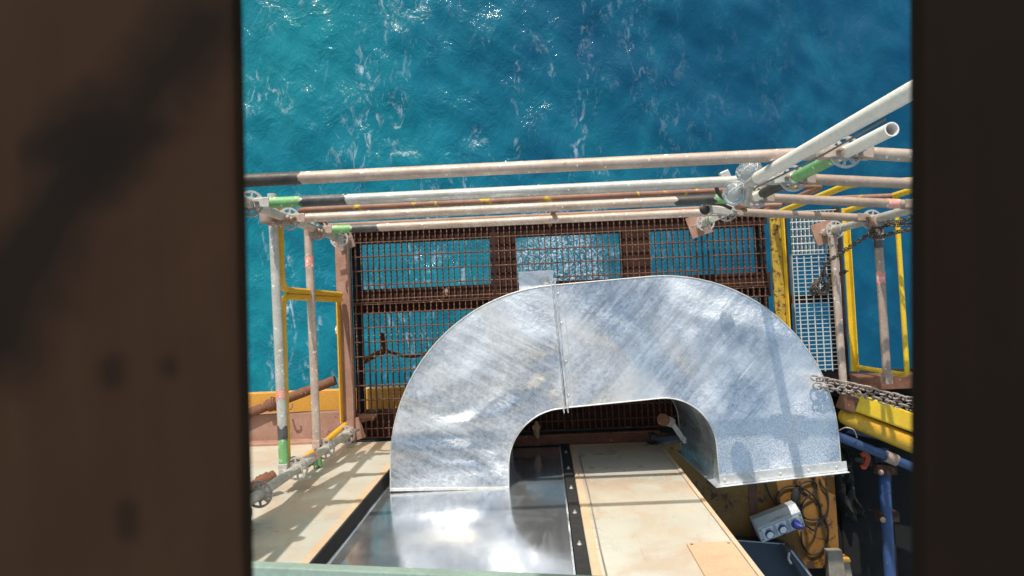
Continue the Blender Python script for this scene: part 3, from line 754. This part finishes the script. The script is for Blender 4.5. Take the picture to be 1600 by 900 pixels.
handrail('bright yellow handrail corner at the far right above the pale grating', [(1.75, yf, .04), (1.75, yf, 1.13), (xr, yf, 1.13), (xr, yf, .04)], [(1.76, yf, .62), (2.24, yf, .62)], 'yellow_clean', 'yellow_worn')
handrail('bright yellow side railing at the right edge over open blue sea', [(xr, .60, .03), (xr, .60, .64), (xr, -.47, .64), (xr, -.47, .03)], None, 'yellow_clean', toe=None, r=.0145, bend=.04)
t = thing('toe_board', 'bright yellow toe board along the right side of the pale grating', 'toe board', (xr, 0, 0))
mb = MB(); mb.box((2.226, .06, .02), (.028, 1.12, .012)); mb.box((2.242, .06, .04), (.006, 1.12, .05)); mb.build('angle_bar', M['yellow_clean'], t, .002)

# ------------------------------------------------------------------ the duct bend
ZT, ZB = .975, .07
def arc(cx, cy, rx, ry, a0, a1, n=22):
    return [(cx + rx * math.cos(math.radians(a0 + (a1 - a0) * i / n)), cy - ry * math.sin(math.radians(a0 + (a1 - a0) * i / n))) for i in range(n + 1)]
OL = [(610, 768)] + arc(884, 722, 274, 277, 180, 94)
IL = [(795, 765)] + arc(884, 727, 89, 89, 180, 90)
th = math.radians(5)
ax = (math.cos(th), -math.sin(th)); bx = (math.sin(th), math.cos(th))
def rot_arc(cx, cy, r, n=22):
    out = []
    for i in range(n + 1):
        a = math.pi / 2 * i / n
        out.append((cx + r * (math.sin(a) * ax[0] - math.cos(a) * bx[0]), cy + r * (math.sin(a) * ax[1] - math.cos(a) * bx[1])))
    return out
OR_ = [(865, 445.5)] + rot_arc(1039, 703, 272) ; OR_.append((OR_[-1][0] + bx[0] * 58, OR_[-1][1] + bx[1] * 58))
IR_ = [(885, 637)] + rot_arc(1039, 703, 81); IR_.append((IR_[-1][0] + bx[0] * 63, IR_[-1][1] + bx[1] * 63))
def w2(l): return [at(x, y, ZT) for x, y in l]
duct = thing('duct_bend', 'large galvanised rectangular air duct making a half-circle turn out of the wall', 'air duct', (0, -.9, ZB))
TH = .0015
def strip_faces(o, i, z):
    o = [Vector((p.x, p.y, z)) for p in o]; i = [Vector((p.x, p.y, z)) for p in i]
    return o + i, [(k, k + 1, len(o) + k + 1, len(o) + k) for k in range(len(o) - 1)]
def duct_half(OUT, INN, mat):
    o, i = w2(OUT), w2(INN)
    def cheek(name, z):
        mb = MB()
        vs, fs = strip_faces(o, i, z); mb.add(vs, fs)
        vs2, fs2 = strip_faces(o, i, z - .002); mb.add(vs2, [f[::-1] for f in fs2])
        mb.build(name, M[mat], duct)
    cheek('top_cheek', ZT); cheek('bottom_cheek', ZB)
    for name, l, nm in (('outer_wrap', o, 1), ('inner_throat', i, -1)):
        mb = MB(); n = len(l); vs = []
        for z in (ZB + .001, ZT - .003): vs += [Vector((p.x, p.y, z)) for p in l]
        fs = [(k, k + 1, n + k + 1, n + k) for k in range(n - 1)]
        mb.add(vs, fs, True); mb.build(name, M['galv'], duct)
        for z in (ZT + .001, ZB - .002):
            mb = MB(); mb.tube([Vector((p.x, p.y, z)) for p in l], .0035, 6); mb.build('edge_seam', M['galv_bar'], duct)
    return o, i
lo, li = duct_half(OL, IL, 'galv')
ro, ri = duct_half(OR_, IR_, 'galv_streaked')
def flange(c0, c1, wd=.03, th=.005, out=0.0, name='flange', mat='galv'):
    """angle flange round the rectangular opening between edge points c0 and c1"""
    c0, c1 = Vector((c0.x, c0.y, 0)), Vector((c1.x, c1.y, 0)); d = (c1 - c0).normalized(); up = Vector((0, 0, 1))
    nrm = d.cross(up); f = None
    for a, b in ((c0 - d * wd + up * (ZT + wd / 2), c1 + d * wd + up * (ZT + wd / 2)), (c0 - d * wd + up * (ZB - wd / 2), c1 + d * wd + up * (ZB - wd / 2))):
        mb = MB(); mb.bar(a, b, th, wd); f = mb.build(name, M[mat], duct, .001)
    for a in (c0 - d * (wd / 2), c1 + d * (wd / 2)):
        mb = MB(); mb.box(Vector((a.x, a.y, (ZT + ZB) / 2)), (wd, th, ZT - ZB - .002), Matrix((d, nrm, up)).transposed()); mb.build(name, M[mat], duct)
jd = (ro[0] - lo[-1])
for off in (-.012, .010):
    v = (li[-1] - lo[-1]).normalized(); s = Vector((-v.y, v.x, 0))
    flange(lo[-1] + s * off, li[-1] + s * off, .022, .006)
v = (li[-1] - lo[-1]).normalized(); s = Vector((-v.y, v.x, 0))
mb = MB(); mb.bar(lo[-1] + s * .045 + Vector((0, 0, .003)), li[-1] + s * .045 + Vector((0, 0, .003)), .004, .004); mb.build('crease', M['galv_bar'], duct)
rng_ = random.Random(11)
for k in range(4):                          # a few uneven fixings and smears of sealant along the joint
    c = lerp(lo[-1], li[-1], (.07, .31, .62, .9)[k]); mb = MB()
    mb.lathe([(.006, 0), (.006, .004), (.003, .005)], c + s * (.022 + rng_.uniform(-.006, .006)) + Vector((0, 0, .001)), (0, 0, 1), 8); mb.build('rivet', M['galv'], duct)
flange(ro[-1], ri[-1], .03, .004)
e0, e1 = ro[-1], ri[-1]
dv = (e1 - e0).normalized(); pv = Vector((-dv.y, dv.x, 0))
if pv.y > 0: pv = -pv
mb = MB(); mb.bar(e0 - dv * .03 - pv * .03 + Vector((0, 0, .004)), e1 - pv * .03 + Vector((0, 0, .004)), .05, .004); mb.build('flange_lip', M['galv_bar'], duct)
for k in range(5):
    c = lerp(e0, e1, .04 + .23 * k) - pv * .03; mb = MB(); mb.lathe([(.007, 0), (.007, .005), (.003, .006)], c + Vector((0, 0, .006)), (0, 0, 1), 8); mb.build('rivet', M['galv_bar'], duct)
mb = MB(); mb.bar(lo[0] + Vector((0, .01, .003)), li[0] + Vector((0, .01, .003)), .012, .006); mb.build('wall_collar', M['galv_bar'], duct)
# hanging bracket on the outer wrap beside the joint
bz = .95
c = [at(x, y, bz) for x, y in ((812, 470), (866, 470), (864, 422), (810, 425))]
mb = MB(); mb.prism([(p.x, p.y) for p in c], bz, bz + .006); br = mb.build('hanger_plate', M['galv'], duct, .001)
c0 = at(851, 438, bz + .01); mb = MB(); mb.tube([c0 + Vector((.026 * math.cos(a), .026 * math.sin(a), 0)) for a in [i * math.pi / 8 for i in range(-3, 10)]], .004, 8); mb.build('lifting_ring', M['galv_bar'], br)
mb = MB(); mb.box(c0 + Vector((.004, -.008, 0)), (.016, .03, .01)); mb.build('stud', M['galv_bar'], br)

# ------------------------------------------------------------------ chains
def link_mesh(L, wd, r, mat, n=14):
    mb = MB(); pts = []
    for i in range(n + 1):
        a = 2 * math.pi * i / n
        x = math.cos(a) * wd / 2; y = math.sin(a) * wd / 2 + (1 if math.sin(a) > 0 else -1 if math.sin(a) < 0 else 0) * (L - wd) / 2
        pts.append((x, y, 0))
    mb.tube(pts, r, 7, caps=False); return mb.mesh('link', M[mat])
def chain(label, path, pitch, mesh, t=None, roll=0.0, sway=0.0):
    pts = [Vector(p) for p in path]
    if t is None: t = thing('chain', label, 'chain', pts[0], 'chains on the right of the platform')
    acc = 0.0; i = 0; k = 0; want = 0.0
    for a, b in zip(pts[:-1], pts[1:]):
        L = (b - a).length; d = (b - a).normalized()
        while want <= acc + L:
            p = a + d * (want - acc)
            o = piece('link', mesh, t, p)
            u = Vector((0, 0, 1)) - d * d.z
            if u.length < .05: u = Vector((1, 0, 0)) - d * d.x
            u.normalize(); s = d.cross(u)
            ang = (math.pi / 4 if k % 2 else -math.pi / 4) + roll + random.uniform(-.2, .2)
            z_ = u * math.cos(ang) + s * math.sin(ang); x_ = d.cross(z_)
            o.rotation_euler = Matrix((x_, d, z_)).transposed().to_euler()
            want += pitch; k += 1
        acc += L
    return t
LM = link_mesh(.050, .033, .0050, 'chain_light')
pa = smooth_path([at(1274, 591, 1.03), at(1312, 598, 1.02), at(1350, 606, 1.06), at(1395, 618, 1.16), at(1470, 634, 1.36)], 8)
ch = chain('heavy doubled galvanised chain hooked over the duct edge and leading right', pa, .034, LM)
pb = [q + Vector((.004, -.040, .012)) for q in pa]
chain('', pb, .034, LM, ch, .6)
DM = link_mesh(.036, .022, .0038, 'chain_dark')
pa = smooth_path([at(1470, 318, 1.0), at(1424, 340, .86), at(1378, 355, .70), at(1340, 378, .50), at(1312, 397, .30), at(1290, 413, .16), at(1283, 436, .06)], 8)
dk = chain('dark chain hanging from the right-hand post with a knot lying on the pale grating', pa, .024, DM)
pa = smooth_path([at(1430, 358, .9), at(1400, 363, .78), at(1372, 371, .66), at(1358, 366, .66), at(1368, 352, .7), at(1384, 348, .74), at(1398, 352, .78), at(1430, 350, .86)], 6)
chain('', pa, .024, DM, dk)
pa = smooth_path([at(1283, 436, .06), at(1272, 444, .04), at(1278, 456, .03), at(1292, 452, .05), at(1284, 440, .07), at(1268, 450, .06), at(1274, 460, .03), at(1296, 440, .06), at(1286, 430, .09), at(1276, 452, .09), at(1290, 458, .08), at(1298, 437, .1), at(1312, 428, .1), at(1322, 424, .16)], 6)
chain('', pa, .017, DM, dk)

# ------------------------------------------------------------------ small things seen through the bend
t = thing('valve_lever', 'grey lever with a rust red end cap inside the bend of the duct', 'lever', at(1048, 660, .6))
a, b = at(1034, 655, .62), at(1049, 660, .56)
mb = MB(); mb.tube([a, lerp(a, b, .35)], .035, 16); mb.build('end_cap', M['rust'], t, .004)
mb = MB(); mb.tube([lerp(a, b, .36), b], .030, 16); mb.build('hub', M['rim_grey'], t, .003)
mb = MB(); mb.bar(b + Vector((0, 0, .02)), at(1069, 688, .6), .03, .012); mb.build('arm', M['rim_grey'], t, .003)
mb = MB(); mb.tube([at(1069, 683, .6), at(1070, 692, .6)], .014, 10); mb.build('arm_tip', M['rim_grey'], t)
t = thing('hydraulic_hose', 'short dark blue hose fitting lying along the sill beside the lever', 'hose', at(1040, 686, .1))
mb = MB(); mb.tube(smooth_path([at(1012, 684, .06), at(1035, 687, .09), at(1066, 682, .12)], 6), .034, 12); mb.build('hose', M['navy_box'], t)
mb = MB(); mb.tube([at(1015, 684, .09), at(1022, 685.5, .09)], .042, 12); mb.build('ferrule', M['dark_cast'], t)
def rag(name, label, cat, px, py, z, s, mat, seed):
    rng = random.Random(seed); bm = bmesh.new(); bmesh.ops.create_icosphere(bm, subdivisions=3, radius=1)
    for v in bm.verts:
        n = math.sin(v.co.x * 4 + seed) * .25 + math.sin(v.co.y * 6 + v.co.z * 3) * .2 + rng.uniform(-.08, .08)
        v.co *= 1 + n; v.co.x *= s[0]; v.co.y *= s[1]; v.co.z *= s[2]
    me = bpy.data.meshes.new(name); bm.to_mesh(me); bm.free(); me.materials.append(M[mat])
    o = bpy.data.objects.new(name, me); C.objects.link(o); o.location = at(px, py, z); return tag(o, label, cat)
rag('rag', 'small crumpled tan rag on the grating inside the duct bend', 'rag', 838, 670, .03, (.028, .048, .022), 'tan_cloth', 1)
rag('rust_flake', 'torn brown flake of rust lying on the grating near the left wall post', 'rust flake', 574, 652, .014, (.05, .028, .008), 'rust', 4)
rag('paint_chip', 'tiny white chip stuck on the rusty edge plate at the left', 'chip', 526, 515, .0, (.012, .022, .006), 'pale_plastic', 2)
rag('debris_scrap', 'small pale scrap lying on the beam under the far left grating', 'scrap', 697, 455, -.03, (.014, .03, .006), 'cast_dirty', 6)
t = thing('branch_cable', 'rusty forked cable hanging below the left grating over the sea', 'cable', at(605, 550, -.3))
mb = MB(); mb.tube(smooth_path([at(560, 570, -.25), at(585, 555, -.28), at(603, 549, -.3), at(622, 554, -.34), at(645, 557, -.36), at(668, 552, -.4), at(720, 545, -.5)], 5), [.022] * 10 + [.012] * 21, 8); mb.build('cable', M['rust'], t)
mb = MB(); mb.tube([at(603, 549, -.3), at(600, 540, -.27), at(596, 522, -.22)], [.02, .017, .02], 8); mb.build('stub', M['rust'], t)
# rusty pipe over the edge beam, flaking pipe end at far left
t = thing('rusty_pipe', 'rusty brown pipe sloping across the orange beam at the left', 'pipe', at(460, 618, -.1))
a, b = at(330, 668, -.08), at(524, 594, -.12)
mb = MB(); mb.tube([a, b], .034, 16); mb.build('pipe', M['rust'], t)
d = (b - a).normalized(); c = at(425, 632, -.09)
mb = MB(); mb.tube([c - d * .03, c + d * .03], .045, 14); mb.tube([c + d * .006 + Vector((0, 0, .0)), c + d * .018], .052, 14); mb.build('pipe_union', M['rust'], t, .003)
mb = MB(); mb.tube(smooth_path([at(446, 627, -.04), at(450, 640, -.03), at(456, 636, -.02), at(456, 630, -.02)], 5), .007, 8); mb.build('hook', M['rust_pink'], t)
bm = MB(); a, b = at(370, 772, 1.35), at(430, 744, 1.2); pts = []; rs = []
for i in range(40):
    q = i / 39; pts.append(lerp(a, b, q)); rs.append(.022 + .012 * random.random() + (.008 if q > .55 else 0) - (.02 if i == 39 else 0))
bm.tube(pts, rs, 14)
o = bm.build('rope_end', M['rust']); tag(o, 'frayed brown rope end at the left edge above the wall post', 'rope')

# ------------------------------------------------------------------ right-hand machinery
def pipe(label, name, cat, a, b, r, mat, group=None, capround=False):
    t = thing(name, label, cat, a, group); a, b = Vector(a), Vector(b); d = (b - a).normalized(); mb = MB()
    pts, rs = [a, b], [r, r]
    if capround:
        pts = [a, a + d * r * .15, a + d * r * .5, a + d * r, b]; rs = [r * .3, r * .62, r * .9, r, r]
    mb.tube(pts, rs, 20); mb.build('pipe', M[mat], t); return t
t = pipe('lower yellow pipe with a rounded end, below the heavy chain', 'yellow_pipe', 'pipe', at(1312, 646, -.05), at(1470, 712, -.02), .063, 'yellow', None, True)
t = thing('yellow_beam', 'upper yellow beam right under the heavy chain', 'beam', at(1370, 632, .02))
mb = MB(); mb.bar(at(1334, 627, .0), at(1480, 680, .0), .125, .08); mb.build('top_flange', M['yellow_clean'], t, .012)
mb = MB(); mb.bar(at(1312, 625, .01), at(1336, 634, .01), .11, .07); mb.build('end_plate', M['rust'], t, .01)
g = pipe('blue pipe sloping down to the right under the yellow pipe', 'blue_pipe', 'pipe', at(1296, 676, -.02), at(1470, 748, -.02), .031, 'blue', 'blue pipes')
c = at(1392, 716, -.02); d = (at(1470, 748, -.02) - at(1296, 676, -.02)).normalized()
mb = MB(); mb.tube([c - d * .04, c + d * .04], .04, 14); mb.build('clamp', M['cast_dirty'], g, .003)
g = pipe('blue pipe running from its clamp down the picture beside the dark gap', 'blue_pipe', 'pipe', at(1379, 700, -.12), at(1394, 960, .1), .037, 'blue', 'blue pipes')
for px, py in ((1383, 733), (1386, 806)):
    q = at(px, py, -.05); mb = MB(); mb.box(q, (.13, .07, .08)); mb.build('clamp', M['rust_beam'], g, .006)
    mb = MB(); mb.lathe([(.01, 0), (.01, .04), (.018, .04), (.018, .055)], q + Vector((-.05, 0, .04)), (-.5, 0, 1), 8); mb.build('clamp_bolt', M['cast_dirty'], g)
pipe('short dim blue pipe behind the blue clamp, running left', 'blue_pipe', 'pipe', at(1322, 668, -.3), at(1480, 700, -.3), .04, 'blue', 'blue pipes')
t = thing('safety_hook', 'small orange red hook hanging in the dark gap at the right', 'hook', at(1352, 720, -.2))
mb = MB(); mb.tube(smooth_path([at(1346, 712, -.2), at(1351, 709, -.2), at(1356, 714, -.2), at(1354, 722, -.2), at(1350, 730, -.2), at(1347, 726, -.2)], 6), .017, 10); mb.build('hook', M['orange_red'], t)
t = thing('wire_loop', 'thin pale wire loop over the blue pipe beside the duct end', 'wire', at(1330, 676, .05))
mb = MB(); mb.tube(smooth_path([at(1312, 672, .02), at(1322, 668, .08), at(1334, 672, .08), at(1339, 684, .02)], 6), .004, 6); mb.build('wire', M['tube_beige'], t)

# the yellow skid floor right of the wall, and black boxes added for the shaded gap beside it
skid = thing('machine_skid', 'rust-spotted yellow skid floor below the open end of the duct', 'skid', (1.4, -1.4, -.2))
mb = MB(); mb.box((1.55, -1.42, -.28), (1.24, 1.0, .08)); mb.build('skid_plate', M['skid'], skid, .004)
mb = MB(); mb.box((1.58, -1.42, -.2385), (.06, 1.0, .004)); mb.build('weld_strip', M['rust'], skid)
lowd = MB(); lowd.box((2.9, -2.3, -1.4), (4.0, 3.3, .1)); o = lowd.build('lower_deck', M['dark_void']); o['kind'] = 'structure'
cab = thing('shade_housing', 'added black housing standing in for the shaded gap between skid and blue pipe', 'housing', (2.45, -1.3, -1.35))
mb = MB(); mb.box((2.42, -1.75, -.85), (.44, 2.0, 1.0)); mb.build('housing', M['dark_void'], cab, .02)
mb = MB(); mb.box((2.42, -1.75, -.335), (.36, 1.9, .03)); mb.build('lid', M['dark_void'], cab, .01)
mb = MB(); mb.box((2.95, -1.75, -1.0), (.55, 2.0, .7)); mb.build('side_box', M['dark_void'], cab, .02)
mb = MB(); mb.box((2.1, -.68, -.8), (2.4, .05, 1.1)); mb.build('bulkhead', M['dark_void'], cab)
t = thing('tarpaulin', 'dark green tarpaulin heap between the cable coils and the black housing', 'tarpaulin', at(1305, 790, -.15))
bm = bmesh.new(); bmesh.ops.create_grid(bm, x_segments=20, y_segments=26, size=1)
for v in bm.verts:
    x, y = v.co.x, v.co.y; e = 1 - max(abs(x), abs(y))
    v.co.z = .10 * min(e * 3, 1) + .022 * math.sin(x * 7 + y * 3) + .018 * math.sin(y * 11 - x * 5) + .01 * random.random()
    v.co.x = x * .075 + .02 * math.sin(y * 4); v.co.y = y * .30 + .02 * math.sin(x * 5)
me = bpy.data.meshes.new('tarp_sheet'); bm.to_mesh(me); bm.free(); me.materials.append(M['tarp'])
o = bpy.data.objects.new('tarp_sheet', me); C.objects.link(o); o.parent = t; o.location = Vector((2.24, -1.30, -.30)) - t.location
o.rotation_euler = (0, 0, .25)

# socket box
SB = Vector(at(1217, 817, -.10)); sb = thing('socket_box', 'light grey socket box with three blue sockets on the yellow skid', 'socket box', SB)
ux = (at(1252, 797, -.14) - at(1178, 826, -.14)).normalized(); sb.scale = (.84, .84, .84); uy = Vector((-ux.y, ux.x, 0)); uz = Vector((0, 0, 1))
RB = Matrix((ux, uy, uz)).transposed()
def L(x, y, z): return SB + RB @ Vector((x, y, z))
Wd = .19
prof = [(-.10, -.095), (-.10, .010), (.04, .045), (.10, -.005), (.10, -.095)]
mb = MB(); n = len(prof); vs = [L(-Wd, y, z) for y, z in prof] + [L(Wd, y, z) for y, z in prof]
mb.add(vs, [tuple(range(n)), tuple(range(2 * n - 1, n - 1, -1))] + [(i, n + i, n + (i + 1) % n, (i + 1) % n) for i in range(n)])
mb.build('box_body', M['grey_plastic'], sb, .006)
fx = Vector((0, .14, .035)).normalized(); fn = Vector((0, -.035, .14)).normalized()
def F(x, y, h):                             # on the sloping front face
    return SB + RB @ (Vector((x, -.030, .0280)) + fx * y + fn * h)
RF = Matrix((RB @ Vector((1, 0, 0)), RB @ fx, RB @ fn)).transposed()
for k, x in enumerate((-.115, 0, .115)):
    mb = MB(); mb.box(F(x, .0, .003), (.088, .106, .006), RF); sk = mb.build('socket', M['pale_plastic'], sb, .003)
    mb = MB(); mb.lathe([(.034, 0), (.038, .012), (.037, .022), (.029, .022)], F(x, -.008, .006), RB @ fn, 22); mb.build('socket_collar', M['blue_plastic'], sk)
    mb = MB(); mb.box(F(x, -.046, .014), (.022, .02, .02), RF); mb.build('socket_hinge', M['blue_plastic'], sk, .003)
    if k < 2:
        mb = MB(); mb.lathe([(.029, 0), (.029, .006), (.023, .009)], F(x, -.008, .024), RB @ fn, 20); mb.build('socket_cap', M['pale_plastic'], sk)
    else:
        mb = MB(); mb.tube([F(x - .005, -.002, .01), F(x + .005, -.006, .06), F(x + .03, -.012, .085)], [.029, .027, .015], 14); mb.build('plug', M['blue_plastic'], sk)
    for i in range(2):
        mb = MB(); mb.box(F(x + random.uniform(-.01, .01), .038 - i * .008, .0065), (.045, .003, .001), RF); mb.build('print_line', M['ink'], sk)
sn = Vector((0, .05, .06)).normalized()
RS = Matrix((RB @ Vector((1, 0, 0)), RB @ Vector((0, .768, -.640)), RB @ sn)).transposed()
for i, (x0, nn, yy) in enumerate(((-.02, 7, .022), (-.06, 16, .012))):
    mb = MB()
    for k in range(nn):
        if k in (4, 9): continue
        c = SB + RB @ (Vector((x0 + k * .0105, .042, .0433)) + Vector((0, .060, -.050)).normalized() * (yy) + sn * .0012)
        mb.box(c, (.006, .007 if k % 3 else .009, .001), RS)
    mb.build('print_line', M['ink'], sb)
for x in (-.178, .178):
    for y in (-.045, .045):
        mb = MB(); mb.lathe([(.006, 0), (.006, .003), (.003, .004)], F(x, y, 0), RB @ fn, 8); mb.build('screw', M['dark_cast'], sb)
# cables
def cable(label, pts, z, r=.0065, mat='black_rubber'):
    mb = MB(); mb.tube(smooth_path([at(x, y, z + dz) for x, y, dz in pts], 8), r, 8)
    o = mb.build('power_cable', M[mat]); return tag(o, label, 'cable', 'cables on the yellow skid')
cable('dark power cable looping from the blue plug in figure eights on the skid',
      [(1253, 818, .13), (1264, 824, .08), (1272, 829, .03), (1276, 820, .01), (1282, 806, .01), (1280, 788, .01), (1270, 774, .012), (1254, 762, .015), (1240, 759, .01), (1225, 762, .01), (1214, 774, .01), (1214, 784, .01), (1226, 790, .01), (1240, 788, .01), (1248, 778, .02), (1250, 766, .03), (1252, 756, .02), (1266, 752, .01), (1276, 758, .01), (1272, 768, .03), (1258, 780, .02), (1252, 794, .01), (1256, 808, .01), (1272, 812, .012), (1288, 806, .01), (1294, 790, .01), (1292, 770, .01), (1284, 758, .01), (1280, 748, .01)], -.23)
cable('dark cable curving down from behind the socket box', [(1196, 756, .01), (1204, 776, .01), (1216, 790, .02), (1222, 800, .01)], -.23)
cable('purplish cable lying in a wide loop below the socket box', [(1252, 830, .01), (1254, 850, .01), (1266, 866, .01), (1282, 862, .01), (1292, 846, .01), (1294, 826, .01), (1288, 810, .01)], -.23, .007)
t = thing('cable_connector', 'black in-line cable connector above the socket box', 'connector', at(1243, 775, -.19))
mb = MB(); a, b = at(1246, 762, -.19), at(1240, 788, -.19); mb.tube([a, lerp(a, b, .15), lerp(a, b, .5), lerp(a, b, .85), b], [.012, .028, .032, .026, .012], 12); mb.build('sleeve', M['black_rubber'], t)
# navy case and plank
t = thing('navy_case', 'dark navy steel case in the corner beside the cream wall', 'case', at(1215, 880, -.1))
def quad_prism(px, z0, z1):
    p = [at(x, y, z1) for x, y in px]
    if sum((p[i].x * p[(i + 1) % 4].y - p[(i + 1) % 4].x * p[i].y) for i in range(4)) < 0: p = p[::-1]
    return [(q.x, q.y) for q in p], z0, z1
mb = MB(); mb.prism(*quad_prism([(1120, 842), (1226, 850), (1284, 960), (1120, 960)], -.235, -.12)); mb.build('case_body', M['navy_box'], t, .008)
mb = MB(); mb.prism(*quad_prism([(1228, 858), (1246, 864), (1310, 960), (1288, 960)], -.235, .0)); mb.build('case_lid', M['navy_box'], t, .006)
for a, b in (((1120, 842), (1226, 850)),): mb = MB(); mb.bar(at(*a, -.117), at(*b, -.117), .008, .005); mb.build('rim', M['rim_grey'], t)
mb = MB(); mb.bar(at(1236, 860, .004), at(1290, 930, .004), .012, .008); mb.build('rim', M['rim_grey'], t)
mb = MB(); mb.tube(smooth_path([at(1233, 864, .03), at(1232, 872, .05), at(1236, 880, .03)], 6), .009, 8); mb.build('latch', M['rim_grey'], t)
t = thing('timber_board', 'grey weathered board end beside an orange offcut at the bottom right', 'board', at(1312, 885, -.1))
mb = MB(); mb.prism(*quad_prism([(1293, 861), (1316, 860), (1330, 960), (1300, 960)], -.16, -.10)); mb.build('board', M['plank_grey'], t, .004)
mb = MB(); mb.prism(*quad_prism([(1318, 880), (1328, 880), (1344, 960), (1332, 960)], -.18, -.14)); mb.build('strap', M['plank_grey'], t, .003)
t = thing('wood_offcut', 'small orange wooden offcut beside the grey board', 'offcut', at(1323, 876, -.16))
mb = MB(); mb.prism(*quad_prism([(1317, 873), (1328, 872), (1330, 879), (1318, 880)], -.235, -.15)); mb.build('offcut', M['yellow_orange'], t, .004)

# ------------------------------------------------------------------ near things
t = thing('scaffold_board', 'green grey painted board edge crossing the bottom left in front of the wall', 'board', at(550, 893, 3.0))
a, b = at(380, 885, 3.0), at(900, 907, 3.0)
d = (b - a).normalized(); s = Vector((d.y, -d.x, 0))
mb = MB(); mb.bar(a - d * .4 + s * .1 - Vector((0, 0, .02)), b + d * .5 + s * .1 - Vector((0, 0, .02)), .2, .04); mb.build('board', M['greenish'], t, .003)
def plank(label, x_at, y0, y1, wd, z, mat, sign):
    """deck plank whose inner lower edge runs through two points"""
    (xa, ya), (xb, yb) = x_at
    A, B = at(xa, ya, z), at(xb, yb, z); d = (B - A).normalized()
    if d.y < 0: d = -d
    c = (A + B) / 2; s = Vector((d.y, -d.x, 0)) * sign; TK = .014
    t = thing('deck_plank', label, 'plank', c, 'timber deck planks framing the view')
    mb = MB(); mb.bar(c - d * 1.9 + s * wd / 2 + Vector((0, 0, TK / 2)), c + d * 1.9 + s * wd / 2 + Vector((0, 0, TK / 2)), wd, TK); mb.build('board', M[mat], t, .003)
plank('brown timber plank with dark patches filling the left of the view', ((383, 40), (400, 890)), -2, 2, .24, H - .33, 'timber', -1)
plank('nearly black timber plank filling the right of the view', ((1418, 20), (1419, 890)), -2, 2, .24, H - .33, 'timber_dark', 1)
